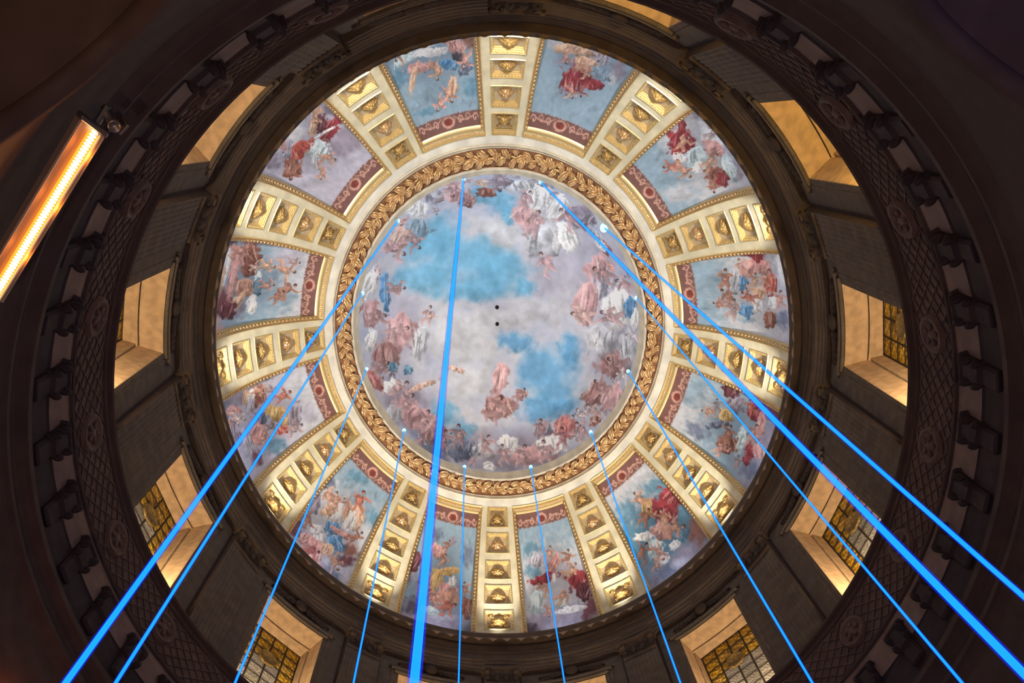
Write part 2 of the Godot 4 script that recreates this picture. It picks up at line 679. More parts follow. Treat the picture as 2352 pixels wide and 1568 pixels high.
func materials() -> void:
	var mottle := noise_tex(256, 0.012, Color(0.86, 0.86, 0.86), Color(1, 1, 1), 3, 1.6)
	var rough := noise_tex(256, 0.03, Color(0.2, 0.2, 0.2), Color(0.9, 0.9, 0.9), 5, 1.4)
	var patch := noise_tex(256, 0.02, Color(0.62, 0.55, 0.5), Color(1, 1, 1), 11, 1.8)
	var soft := noise_tex(256, 0.02, Color(0.84, 0.82, 0.8), Color(1, 1, 1), 13, 1.5)
	M.stone = mat(Color8(224, 214, 184), 0.75, 0, mottle, 0.3)
	M.white = mat(Color8(224, 218, 204), 0.75, 0, mottle, 0.3)
	M.gold = mat(Color8(210, 184, 130), 0.3, 0.55)
	M.leafgold = mat(Color8(200, 162, 116), 0.32, 0.6)
	M.oldgold = mat(Color8(176, 142, 86), 0.4, 0.45)
	M.ground = mat(Color8(196, 176, 142), 0.7, 0, soft, 1.0)
	M.umber = mat(Color8(150, 106, 74), 0.6, 0.1, soft, 0.7)
	M.cream = mat(Color8(216, 204, 182), 0.7, 0, mottle, 0.4)
	M.drum = mat(Color8(114, 105, 95), 0.9, 0, soft, 0.25)
	M.cornice = mat(Color8(100, 88, 80), 0.9, 0, soft, 0.3)
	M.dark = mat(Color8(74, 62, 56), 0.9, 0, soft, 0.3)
	M.frieze = mat(Color8(104, 86, 82), 0.9, 0, soft, 0.3)
	M.net = mat(Color8(122, 102, 96), 0.9, 0, soft, 0.3)
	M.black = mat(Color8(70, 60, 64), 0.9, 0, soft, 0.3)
	M.low = mat(Color8(90, 75, 71), 0.9, 0, soft, 0.2)
	M.strip = mat(Color8(146, 126, 120), 0.9, 0, soft, 0.2)
	M.lappet = mat(Color8(176, 154, 138), 0.9, 0, soft, 0.3)
	M.pit = mat(Color8(20, 18, 18), 0.9)
	M.reveal = mat(Color8(214, 188, 156), 0.85, 0, mottle, 0.6)
	M.iron = mat(Color8(40, 30, 20), 0.7)
	var glassy := noise_tex(256, 0.02, Color.BLACK, Color.WHITE, 21, 2.0)
	var streak := noise_tex(256, 0.02, Color(0.6, 0.56, 0.45), Color(1, 1, 1), 23, 1.8)
	M.amber = []
	for c in [Color8(250, 212, 70), Color8(236, 194, 56), Color8(252, 218, 104), Color8(222, 186, 72)]:
		M.amber.append(mat(c, 0.22, 0, streak, 0.55, glassy, 9.0))
	M.grey = []
	for c in [Color8(170, 174, 176), Color8(150, 154, 152), Color8(184, 188, 188)]:
		M.grey.append(mat(c, 0.4, 0, soft, 1.2, glassy, 2.0))
	M.olive = mat(Color8(142, 122, 70), 0.45, 0, streak, 1.2, glassy, 3.0)
	M.metal = mat(Color8(150, 146, 140), 0.4, 0.8)
	M.casing = mat(Color8(190, 170, 150), 0.5, 0.2)
	M.floor = mat(Color8(120, 112, 104), 0.4, 0, patch, 0.3)

# ---------------------------------------------------------------- painting
class Canvas:
	var w: int
	var h: int
	var px := PackedFloat32Array()
	var fz: FastNoiseLite
	var skin := Color8(214, 172, 152)
	var grow := 1.0
	func _init(a: int, b: int, n: FastNoiseLite) -> void:
		w = a
		h = b
		fz = n
		px.resize(a * b * 3)
	func put(at: int, c: Color, k: float) -> void:
		px[at] += (c.r - px[at]) * k
		px[at + 1] += (c.g - px[at + 1]) * k
		px[at + 2] += (c.b - px[at + 2]) * k
	func blob(o: Vector2, a: Vector2, b: Vector2, c: Color, soft: float, wob: float, strength := 1.0, shade := 0.12) -> void:
		var det := a.x * b.y - a.y * b.x
		if absf(det) < 1.0: return
		var ex := (absf(a.x) + absf(b.x)) * (1.0 + wob)
		var ey := (absf(a.y) + absf(b.y)) * (1.0 + wob)
		var fr := 90.0 / maxf(sqrt(absf(det)), 6.0)
		for y in range(maxi(0, int(o.y - ey)), mini(h, int(o.y + ey) + 1)):
			for x in range(maxi(0, int(o.x - ex)), mini(w, int(o.x + ex) + 1)):
				var dx := x - o.x
				var dy := y - o.y
				var s := (dx * b.y - dy * b.x) / det
				var t := (dy * a.x - dx * a.y) / det
				var rr := s * s + t * t
				if rr > (1.0 + wob) * (1.0 + wob): continue
				var n := fz.get_noise_2d(x * fr + o.x * 7.0, y * fr + o.y * 5.0)
				rr = sqrt(rr) + n * wob * 1.6
				if rr >= 1.0: continue
				var k := minf(1.0, (1.0 - rr) / soft) * strength
				var lit := 1.0 + shade * (-s * 0.5 - t * 0.8) + n * shade * 1.5
				var at := (y * w + x) * 3
				px[at] += (c.r * lit - px[at]) * k
				px[at + 1] += (c.g * lit - px[at + 1]) * k
				px[at + 2] += (c.b * lit - px[at + 2]) * k
	func stroke(p: Vector2, q: Vector2, r0: float, r1: float, c: Color, strength := 0.9) -> void:
		var d := q - p
		var l2 := maxf(d.length_squared(), 0.01)
		var r := maxf(r0, r1) + 1.0
		for y in range(maxi(0, int(minf(p.y, q.y) - r)), mini(h, int(maxf(p.y, q.y) + r) + 1)):
			for x in range(maxi(0, int(minf(p.x, q.x) - r)), mini(w, int(maxf(p.x, q.x) + r) + 1)):
				var e := Vector2(x, y) - p
				var t := clampf(e.dot(d) / l2, 0.0, 1.0)
				var off := e - d * t
				var rad := lerpf(r0, r1, t)
				var k := clampf(rad - off.length() + 0.7, 0.0, 1.0) * strength
				if k > 0.0:
					var lit := 1.0 - 0.12 * (off.x + off.y) / maxf(rad, 1.0) * 0.7
					put((y * w + x) * 3, Color(c.r * lit, c.g * lit, c.b * lit), k)
	func curve(p: Vector2, m: Vector2, q: Vector2, r: float, c: Color, strength := 0.7) -> void:
		var last := p
		for i in range(1, 6):
			var t := i / 5.0
			var nx := p.lerp(m, t).lerp(m.lerp(q, t), t)
			stroke(last, nx, r * (0.45 + 0.55 * sin(PI * (t - 0.2))), r * (0.35 + 0.6 * sin(PI * t)), c, strength)
			last = nx
	func texture(grain: float) -> ImageTexture:
		var by := PackedByteArray()
		by.resize(w * h * 3)
		for y in h:
			for x in w:
				var n := 1.0 + grain * fz.get_noise_2d(x * 21.0, y * 21.0) + grain * 0.8 * fz.get_noise_2d(x * 3.1 + 90.0, y * 3.1)
				var at := (y * w + x) * 3
				for k in 3:
					by[at + k] = int(clampf((px[at + k] * n - 0.6) * 1.14 + 0.6, 0.0, 1.0) * 255.0)
		return ImageTexture.create_from_image(Image.create_from_data(w, h, false, Image.FORMAT_RGB8, by))

func drape(cv: Canvas, o: Vector2, a: Vector2, b: Vector2, c: Color) -> void:
	cv.blob(o, a, b, c, 0.22, 0.3, 0.95, 0.2)
	var n := 5 + rng.randi() % 4
	var wide := maxf(1.2, minf(a.length(), b.length()) * 0.09)
	for k in n:
		var s := rng.randf_range(-0.7, 0.7)
		var p := o + a * s - b * rng.randf_range(0.3, 0.75)
		var q := o + a * (s + rng.randf_range(-0.35, 0.35)) + b * rng.randf_range(0.3, 0.75)
		var m := p.lerp(q, 0.5) + a * rng.randf_range(-0.4, 0.4)
		var tone := c.darkened(0.3) if k % 2 == 0 else c.lerp(Color(1, 0.98, 0.95), 0.45)
		cv.curve(p, m, q, wide, tone, 0.48)

func figure(cv: Canvas, o: Vector2, a: Vector2, b: Vector2, c: Color) -> void:
	# a small painted person: o the breast, b towards the head, a across; soft-edged at this size
	var s := b.length() * 0.5
	var bb := b * 0.5
	var aa := a * 0.5
	var dark := c.darkened(0.35)
	var flesh := c.lerp(cv.skin, 0.45)
	var turn := rng.randf_range(-0.6, 0.6)
	cv.blob(o - bb * 0.2, aa * 0.62, bb * 0.85, dark, 0.35, 0.25, 0.65)
	cv.blob(o - bb * 0.1, aa * 0.5, bb * 0.75, flesh, 0.4, 0.2, 0.85, 0.25)
	for side in [-1.0, 1.0]:
		var sh: Vector2 = o + aa * 0.42 * side + bb * 0.4
		var el: Vector2 = sh + aa * (0.5 * side + turn * 0.5) + bb * rng.randf_range(-0.7, 0.5)
		var hd: Vector2 = el + aa * rng.randf_range(-0.5, 0.7) * side + bb * rng.randf_range(-0.2, 0.8)
		cv.stroke(sh, el, s * 0.24, s * 0.19, flesh.darkened(0.08 if side > 0 else 0.2), 0.85)
		cv.stroke(el, hd, s * 0.19, s * 0.11, flesh, 0.8)
		var hip: Vector2 = o - bb * 0.75 + aa * 0.2 * side
		var knee: Vector2 = hip - bb * rng.randf_range(0.4, 0.8) + aa * (0.35 * side + turn)
		cv.stroke(hip, knee, s * 0.33, s * 0.25, flesh.darkened(0.12 if side > 0 else 0.02), 0.75)
		cv.stroke(knee, knee - bb * rng.randf_range(0.5, 0.9) - aa * turn * 0.6, s * 0.24, s * 0.12, flesh, 0.7)
	var head := o + bb * 1.02 + aa * turn * 0.4
	cv.blob(head + bb * 0.08, aa * 0.3, bb * 0.36, c.darkened(0.5), 0.4, 0.1, 0.9)
	cv.blob(head - bb * 0.06 + aa * turn * 0.2, aa * 0.2, bb * 0.26, flesh.lightened(0.08), 0.5, 0.05, 0.9)

func masses(cv: Canvas, list: Array) -> void:
	for m in list:
		var w: PackedStringArray = m.split(" ")
		var o := Vector2(float(w[1]), float(w[2]))
		var a := Vector2(float(w[3]), float(w[4]))
		var b := Vector2(float(w[5]), float(w[6]))
		var c: Color = PAINT[w[7]]
		if cv.grow < 1.0 and w[0] != "b" and w[7] in ["P", "N", "K", "R", "E"]: c = c.lerp(Color8(186, 166, 182), 0.38)
		match w[0]:
			"b": cv.blob(o, a, b, c, 0.55, 0.28, 0.85, 0.1)
			"d": drape(cv, o, a * 1.14 * cv.grow, b * 1.14 * cv.grow, c)
			"f": figure(cv, o, a * 1.5 * cv.grow, b * 1.4 * cv.grow, c)
			"w": cv.blob(o, a, b, c, 0.4, 0.15, 1.0)

func panel_texture(deg: int) -> ImageTexture:
	var cv := Canvas.new(320, 512, fuzz)
	var src: Array = PANELS[deg]
	var tones: String = src[0]
	var c0: Color = PAINT[tones[0]]
	var c1: Color = PAINT[tones[1]]
	var c2: Color = PAINT[tones[2]]
	for y in 512:
		var v := y / 512.0
		for x in 320:
			var n := fuzz.get_noise_2d(x * 2.2 + deg * 3.0, y * 2.2) * 0.5
			var t := clampf(v + n * 0.3, 0, 1)
			var c := c0.lerp(c1, smoothstep(0.1, 0.4, t)).lerp(c2, smoothstep(0.55, 0.85, t))
			cv.put((y * 320 + x) * 3, c, 1.0)
	rng.seed = 77 + deg
	masses(cv, src.slice(1))
	# painted scroll border across the top
	var brown := Color8(120, 84, 78)
	var pale := Color8(188, 150, 138)
	for y in 50:
		for x in 320:
			cv.put((y * 320 + x) * 3, brown, clampf((46.0 + 5.0 * fuzz.get_noise_2d(x * 9.0, deg) - y) / 4.0, 0, 1) * 0.92)
	for s in [-1.0, 1.0]:
		for k in 3:
			var o := Vector2(160 + s * (62 + k * 38), 24 + (k % 2) * 4)
			for i in 14:
				var t0 := i * 0.5
				var r0 := 15.0 - i
				cv.stroke(o + Vector2(cos(t0) * s, sin(t0)) * r0, o + Vector2(cos(t0 + 0.5) * s, sin(t0 + 0.5)) * (r0 - 1.0), 3.0, 2.4, pale.darkened(0.1 * (k % 2)), 0.75)
		cv.curve(Vector2(160 + s * 30, 40), Vector2(160 + s * 80, 6), Vector2(160 + s * 150, 38), 3.5, pale, 0.7)
	cv.blob(Vector2(160, 24), Vector2(40, 0), Vector2(0, 19), pale, 0.2, 0.1, 0.9)
	cv.blob(Vector2(160, 24), Vector2(24, 0), Vector2(0, 12), Color8(120, 62, 56), 0.25, 0.05, 0.95)
	for x in 320:
		cv.put((46 * 320 + x) * 3, pale, 0.5)
	return cv.texture(0.07)

func glory_texture() -> ImageTexture:
	var n := 1024
	var cv := Canvas.new(n, n, fuzz)
	cv.skin = Color8(202, 180, 186)
	cv.grow = 0.8
	for y in n:
		for x in n:
			var f := fuzz.get_noise_2d(x * 0.8, y * 0.8)
			cv.put((y * n + x) * 3, Color8(178, 184, 204).lerp(Color8(196, 196, 204), clampf(0.5 + f, 0, 1)), 1.0)
	rng.seed = 5
	var back := GLORY.filter(func(m): return m[0] == "b")
	masses(cv, back)
	var tones := ["P", "L", "N", "G", "K", "H", "W", "P"]
	for k in 74:                                   # the ring of small far figures along the edge
		var t := rng.randf() * TAU
		var dist := rng.randf_range(385, 490)
		var o := Vector2(512, 512) + Vector2(cos(t), sin(t)) * dist
		if absf(wrapf(t - 5.0, -PI, PI)) < 0.25: continue
		var size := rng.randf_range(20, 34)
		var inward := -Vector2(cos(t), sin(t)).rotated(rng.randf_range(-0.9, 0.9)) * size
		if k % 3 == 0: drape(cv, o, inward.orthogonal(), inward * 0.8, PAINT[tones[rng.randi() % 8]])
		else: figure(cv, o, inward.orthogonal() * 1.3, inward * 1.3, PAINT[tones[rng.randi() % 8]])
	masses(cv, GLORY.filter(func(m): return m[0] != "b"))
	return cv.texture(0.05)

func painted(t: ImageTexture) -> StandardMaterial3D:
	var m := StandardMaterial3D.new()
	m.albedo_texture = t
	m.roughness = 0.8
	m.texture_repeat = false
	return m

# ---------------------------------------------------------------- the dome
func leaf_mesh(long: float, wide: float, curl: float, seed_: int) -> ArrayMesh:
	var r := RandomNumberGenerator.new()
	r.seed = seed_
	var lobes := 3 + seed_ % 3
	var st := pen()
	grid(st, func(u, v):
		var t: float = v
		var half := wide * 0.5 * pow(sin(PI * clampf(t * 0.92 + 0.05, 0, 1)), 0.7) * (0.78 + 0.22 * absf(cos(t * PI * lobes)))
		var s: float = u * 2.0 - 1.0
		return Vector3((t - 0.5) * long, curl * sin(PI * t) * (1.0 - 0.55 * s * s) + curl * 0.35 * cos(s * PI * 1.5), s * half), 6, 8, 1)
	return done(st)

func flower_mesh(rad: float, petals: int) -> ArrayMesh:
	var st := pen()
	grid(st, func(u, v):
		var a: float = u * TAU
		var lobe := pow(absf(cos(a * petals * 0.5)), 0.5)
		var rr: float = rad * v * (0.62 + 0.38 * lobe)
		return Vector3(cos(a) * rr, rad * (0.5 * (1.0 - v) * (1.0 - v) + 0.3 * sin(PI * v) * lobe), sin(a) * rr), petals * 4, 6, 1)
	ball(st, Vector3(0, rad * 0.42, 0), Vector3(rad * 0.24, 0, 0), Vector3(0, 0, rad * 0.24), Vector3(0, rad * 0.24, 0), 8, 5)
	return done(st)

func rosette_mesh(ph: float, half_t: float, half_p: float, kind: int, off: Vector3) -> ArrayMesh:
	# an acanthus boss in the middle of a coffer
	var st := pen()
	var petals: int = [8, 6, 10, 7, 5][kind]
	var squash: float = [1.0, 0.92, 1.0, 0.9, 1.0][kind]
	var up := func(x: float, y: float, d: float) -> Vector3:    # x across, y along the rib, in parts of the half sizes
		return D(x * half_t, ph + y * half_p, d)
	var whorl := func(scale: float, d0: float, lift: float, n: int, turn: float, g: int):
		grid(st, func(u, v):
			var a: float = u * TAU
			var lobe := pow(absf(cos(a * n * 0.5 + turn)), 0.45)
			var rr: float = scale * v * (0.72 + 0.28 * lobe)
			var crimp = 0.012 * cos(a * n * 3.0) * v
			return up.call(cos(a) * rr, sin(a) * rr * squash, d0 + lift * (sin(PI * minf(v * 1.08, 1.0)) * (0.55 + 0.45 * lobe)) + crimp - 0.05 * v * v), n * 6, 8, g)
	whorl.call(0.92, -0.14, 0.12, petals, 0.0, 1)
	whorl.call(0.58, -0.06, 0.11, petals - 1, 0.4, 2)
	grid(st, func(u, v): return up.call(0.2 * sin(PI * v * 0.5) * cos(TAU * u), 0.2 * sin(PI * v * 0.5) * sin(TAU * u), 0.02 + 0.07 * cos(PI * v * 0.5)), 10, 5, 3)
	if kind == 0 or kind == 4:                         # a scrolled shield round the boss
		for s in [-1.0, 1.0]:
			for e in [-1.0, 1.0]:
				var path := []
				var rads := []
				for i in 10:
					var t := i / 9.0
					var a := t * 5.0
					path.append(up.call(s * (0.62 + 0.26 * (1.0 - t) * cos(a)), e * (0.55 + 0.3 * (1.0 - t) * sin(a)), -0.08 + 0.05 * t))
					rads.append(0.05 - 0.02 * t)
				tube(st, path, rads, 5, 5)
	return done(st, off)

const COFFERS := [[37.8, 43.05], [30.9, 36.45], [23.6, 28.95], [16.1, 22.0], [7.9, 14.2]]

func rib_parts() -> Dictionary:
	var off := D(0, 2, 0)
	var half := 3.6
	var st := pen()
	var g := 10
	for s in [-1.0, 1.0]:
		var f0: float = 5.45 if s > 0 else 3.6
		grid(st, func(u, v): return D(s * (3.6 + 1.85 * (u if s > 0 else 1.0 - u)), -2.0 + 45.1 * v, 0.0), 2, 40, 1)
		grid(st, func(u, v): return D(s * 5.45, -2.0 + 45.1 * v, -0.2 * u), 1, 30, 2 if s > 0 else 3, s < 0)
	var edges := [-2.0]
	for k in range(4, -1, -1):
		edges.append(COFFERS[k][0])
		edges.append(COFFERS[k][1])
	edges.append(43.1)
	for k in range(0, edges.size(), 2):
		var a: float = edges[k]
		var b: float = edges[k + 1]
		grid(st, func(u, v): return D(lerpf(-half, half, u), lerpf(a, b, v), 0.0), 6, maxi(1, int((b - a) / 1.5)), 1)
	var out := {"off": off, "body": done(st, off), "frames": [], "panels": [], "bosses": []}
	for k in 5:
		var lo: float = COFFERS[k][0]
		var hi: float = COFFERS[k][1]
		var r: float = D(0, (lo + hi) / 2, 0).x
		var prof := []
		for p in [[0.0, 0.0], [0.01, 0.03], [0.04, 0.03], [0.046, -0.015], [0.085, -0.02], [0.092, -0.065], [0.128, -0.07], [0.136, -0.115], [0.165, -0.12], [0.172, -0.17]]:
			prof.append(Vector3(rad_to_deg(p[0] / r), rad_to_deg(p[0] / 13.0), p[1]))
		var fr := pen()
		frame_rect(fr, lo, hi, half, prof, 5, 4)
		# the row of leaf tips along the ogee
		var across := rad_to_deg(0.064 / r)
		var along := rad_to_deg(0.064 / 13.0)
		var wide := deg_to_rad(half - across) * 2.0 * r
		var tall := deg_to_rad(hi - lo - 2.0 * along) * 13.0
		for side in 4:
			var n := int((wide if side % 2 == 0 else tall) / 0.13)
			for i in n:
				var t := (i + 0.5) / n
				var at: Vector3
				match side:
					0: at = D(lerpf(-half + across, half - across, t), lo + along, -0.015)
					1: at = D(half - across, lerpf(lo + along, hi - along, t), -0.015)
					2: at = D(lerpf(-half + across, half - across, t), hi - along, -0.015)
					3: at = D(-half + across, lerpf(lo + along, hi - along, t), -0.015)
				var c := deg_to_rad((lo + hi) / 2)
				var mer := Vector3(-sin(c), cos(c), 0)
				var nor := Vector3(-cos(c), -sin(c), 0)
				var lat := Vector3(0, 0, 1)
				ball(fr, at, (lat if side % 2 == 0 else mer) * 0.046, (mer if side % 2 == 0 else lat) * 0.026, nor * 0.034, 6, 4)
		out.frames.append(done(fr, off))
		var fl := pen()
		grid(fl, func(u, v): return D(lerpf(-half, half, u) * 0.9, lerpf(lo, hi, v), -0.168), 4, 4, 1)
		out.panels.append(done(fl, off))
		out.bosses.append(rosette_mesh((lo + hi) / 2.0 - 0.1, half - rad_to_deg(0.2 / r), (hi - lo) / 2.0 - rad_to_deg(0.2 / 13.0), k, off))
	return out

func ribs() -> void:
	var p := rib_parts()
	var boss_word := ["a scrolled shield", "a six-petalled boss", "a round rosette", "a leafy mask-like boss", "a wide leafy boss"]
	for k in 12:
		var deg := 28.5 + 30.0 * k
		var t := thing("coffered_rib", p.off, deg, "cream dome rib with gilded rosette coffers at %s o'clock, running up to the oculus" % hour(deg), "rib", "coffered ribs of the dome")
		part("rib_body", p.body, M.stone, t)
		for c in 5:
			var fr := part("coffer", p.frames[c], M.gold, t)
			part("coffer_panel", p.panels[c], M.ground, fr)
			part("rosette", p.bosses[c], M.oldgold if c != 1 else M.leafgold, fr)

func panels() -> void:
	var off := D(0, 2, -0.18)
	var st := pen()
	grid(st, func(u, v): return D(lerpf(-8.45, 8.45, u), -3.0 + 44.6 * v, -0.18), 14, 40, 1)
	var a := done(st, off).surface_get_arrays(0)
	# the picture starts where the dome starts to show above its cornice
	var v: PackedVector3Array = a[Mesh.ARRAY_VERTEX]
	var uv := PackedVector2Array()
	for q in v:
		var w := q + off
		var ph := rad_to_deg(asin(clampf((w.y - E - 34.5) / 13.18, -1, 1)))
		uv.append(Vector2(clampf((rad_to_deg(atan2(w.z, w.x)) + 8.35) / 16.7, 0.002, 0.998), clampf(1.0 - ph / 41.4, 0.002, 0.998)))
	a[Mesh.ARRAY_TEX_UV] = uv
	var sheet := ArrayMesh.new()
	sheet.add_surface_from_arrays(Mesh.PRIMITIVE_TRIANGLES, a)
	var fr := pen()
	var prof := []
	for p in [[0.0, -0.02], [0.0, 0.03], [0.10, 0.055], [0.18, 0.03], [0.22, -0.03], [0.5, -0.05], [0.7, -0.09], [0.74, -0.07], [0.84, -0.07], [0.9, -0.12], [1.0, -0.18]]:
		prof.append(Vector3(1.3 * p[0], 1.7 * p[0], p[1]))
	frame_rect(fr, -4.0, 43.1, 9.65, prof, 12, 30)
	var gm := done(fr, off)
	# slanting leaves along the moulding
	var lf := pen()
	for s in [-1.0, 1.0]:
		for i in 36:
			var ph := 4.0 + i * 1.06
			var c := deg_to_rad(ph)
			var at := D(s * 9.0, ph, -0.05)
			var turn := Basis(Vector3.UP, -deg_to_rad(s * 9.0))
			var mer: Vector3 = turn * Vector3(-sin(c), cos(c), 0)
			var nor: Vector3 = turn * Vector3(-cos(c), -sin(c), 0)
			var lat: Vector3 = turn * Vector3(0, 0, 1)
			ball(lf, at, (mer + lat * s * 0.8).normalized() * 0.1, (lat - mer * s * 0.6).normalized() * 0.052, nor * 0.05, 7, 5)
	for i in 26:
		ball(lf, D(lerpf(-9.0, 9.0, (i + 0.5) / 26.0), 42.5, -0.05), Vector3(0, 0, 0.05), Vector3(-0.04, 0.04, 0), Vector3(-0.03, -0.03, 0), 6, 4)
	var lm := done(lf, off)
	var words := {
		-76: "crimson cloak at right, white robes below", -106: "ochre-draped figure reaching over a rosy crowd",
		-46: "crimson and yellow figure above pale blue drapery", -16: "red cloak above ochre and white robes",
		14: "blue garments, red cloth and brown putti", 44: "crimson robe over pale green-white drapery",
		74: "pale clouds and a small crimson-winged putto", 104: "blue-green sky, pale cloud bank, wooden post",
		134: "coral-red cloak and pale drapery on lilac cloud", 164: "tan and pink draped figures, small brown putto",
		194: "ochre scarf and grey-lilac wings", 224: "white-robed figures above a bright blue robe"}
	for deg in PANELS:
		var th: float = deg - 0.5
		var t := thing("painted_panel", off, th, "painted panel at %s o'clock: %s" % [between(th).replace(" and ", "-"), words[deg]], "fresco", "painted panels of the dome")
		part("painting", sheet, painted(panel_texture(deg)), t)
		var f := part("gilded_frame", gm, M.gold, t)
		part("leaf_moulding", lm, M.leafgold, f).set_meta("kind", "stuff")

func crown() -> void:
	var t := thing("oculus_ring", Vector3(0, 43.6 + E, 0), 0.0, "round gilded crown moulding with a garland of leaves framing the central ceiling painting", "moulding")
	var off := Vector3(0, 43.6 + E, 0)
	var st := pen()
	lathe(st, [Vector2(7.93, 43.6), Vector2(7.90, 43.56), Vector2(7.86, 43.57), Vector2(7.84, 43.62), Vector2(7.86, 43.68), Vector2(7.83, 43.72), Vector2(7.79, 43.70), Vector2(7.77, 43.74), Vector2(7.78, 43.8)], 0, 360, 144, 0)
	part("outer_roll", done(st, off), M.cream, t)
	st = pen()
	lathe(st, [Vector2(7.78, 43.8), Vector2(7.7, 43.9), Vector2(7.55, 44.0), Vector2(7.3, 44.08), Vector2(7.05, 44.1)], 0, 360, 144, 0, true)
	part("garland_bed", done(st, off), M.umber, t)
	st = pen()
	lathe(st, [Vector2(7.05, 44.12), Vector2(7.05, 44.02), Vector2(7.0, 44.0), Vector2(6.95, 44.03), Vector2(6.93, 44.26), Vector2(6.88, 44.28), Vector2(6.87, 44.36), Vector2(6.83, 44.38), Vector2(6.82, 44.46), Vector2(6.78, 44.48), Vector2(6.77, 44.62)], 0, 360, 144, 0)
	part("inner_fillet", done(st, off), M.cream, t)
	# the garland: leaves and flowers one by one
	st = pen()
	var path := []
	var rads := []
	for i in 241:
		path.append(P(7.42 + 0.05 * sin(i * 0.9), i * 1.5, 44.0))
		rads.append(0.07)
	tube(st, path, rads, 6, 1)
	var stem := part("garland", done(st, off), M.leafgold, t)
	var kinds := []
	for k in 4:
		kinds.append(leaf_mesh(0.5, 0.3, 0.13, 31 + k))
	kinds.append(flower_mesh(0.2, 5))
	kinds.append(flower_mesh(0.16, 6))
	rng.seed = 404
	for i in 290:
		var deg := i * 360.0 / 290.0 + rng.randf_range(-0.4, 0.4)
		var lane := i % 3
		var kind := rng.randi() % 4 if lane != 1 or rng.randf() < 0.4 else 4 + rng.randi() % 2
		var r = 7.42 + [-0.17, 0.02, 0.19][lane] + rng.randf_range(-0.04, 0.04)
		var y := Basis(Vector3.UP, -deg_to_rad(deg)) * Vector3(-0.1, -1, 0).normalized()
		var x := Vector3(-sin(deg_to_rad(deg)), 0, cos(deg_to_rad(deg))).rotated(y, [0.7, 0.0, -0.7][lane] + rng.randf_range(-0.5, 0.5))
		x = (x + y * rng.randf_range(-0.25, 0.25)).normalized()
		var z := x.cross(y).normalized()
		y = z.cross(x)
		part("leaf" if kind < 4 else "flower", kinds[kind], M.leafgold, stem, P(r, deg, 43.93) - off, Basis(x, y, z).scaled_local(Vector3.ONE * rng.randf_range(0.8, 1.15)))
	# the plain white ring below it
	st = pen()
	lathe(st, [Vector2(D(0, 43.05, 0).x, D(0, 43.05, 0).y - E), Vector2(8.08, 43.49), Vector2(7.93, 43.6), Vector2(7.93, 43.75)], 0, 360, 144, 0)
	var ring := part("trim_1", done(st), M.white, self)
	tag(ring, "plain white stone ring around the gilded crown moulding of the oculus", "trim", "", "structure")
	# the painted vault seen through the oculus
	st = pen()
	grid(st, func(u, v):
		var psi := deg_to_rad(77.3 * v)
		return Vector3(6.98 * sin(psi) * cos(TAU * u), 43.02 + E + 6.98 * cos(psi), 6.98 * sin(psi) * sin(TAU * u)), 96, 28, 1)
	var a := done(st).surface_get_arrays(0)
	var uv := PackedVector2Array()
	for w in a[Mesh.ARRAY_VERTEX]:
		var psi := acos(clampf((w.y - E - 43.02) / 6.98, -1, 1)) / deg_to_rad(77.0)
		var flat := Vector2(w.x, w.z).normalized()
		uv.append(Vector2(0.5, 0.5) + flat * psi * 0.497)
	a[Mesh.ARRAY_TEX_UV] = uv
	var sheet := ArrayMesh.new()
	sheet.add_surface_from_arrays(Mesh.PRIMITIVE_TRIANGLES, a)
	var vault := part("ceiling_painting", sheet, painted(glory_texture()), self)
	tag(vault, "round painted vault of blue sky openings, pale clouds and rings of small figures", "fresco")
	# two little cable holes near its middle
	for z in [-0.42, 0.42]:
		var hole := pen()
		var c := Vector3(0.0, 43.02 + E + sqrt(6.98 * 6.98 - z * z) - 0.03, z)
		grid(hole, func(u, v): return c + Vector3(cos(TAU * u), 0, sin(TAU * u)) * [0.0, 0.06, 0.1, 0.1][int(round(v * 3))] + Vector3(0, [-0.03, -0.03, -0.01, 0.04][int(round(v * 3))], 0), 14, 3, 1)
		var o := part(numbered("cable_hole"), done(hole), M.pit, self)
		tag(o, "small dark cable hole near the centre of the round ceiling painting, the %s one" % ("lower" if z < 0 else "upper"), "hole", "cable holes in the vault")

func shell() -> void:
	# the masonry behind everything, with thickness
	var st := pen()
	var prof := []
	for k in 13:
		var p := D(0, -3.0 + 48.0 * k / 12.0, -0.32)
		prof.append(Vector2(p.x, p.y - E))
	prof.append_array([Vector2(7.95, 44.2), Vector2(7.2, 44.4), Vector2(7.2, 45.2), Vector2(6.2, 47.4), Vector2(4.2, 49.6), Vector2(1.6, 50.4), Vector2(0.0, 50.5)])
	lathe(st, prof, 0, 360, 72, 0, true)
	lathe(st, [Vector2(12.2, 33.0), Vector2(12.6, 37.0), Vector2(11.2, 42.0), Vector2(9.0, 46.5), Vector2(5.0, 50.6), Vector2(0.0, 51.6)], 0, 360, 72, 5, true)
	var o := part("ceiling", done(st), M.stone, self)
	tag(o, "masonry shell of the dome behind the ribs and painted panels", "ceiling", "", "structure")

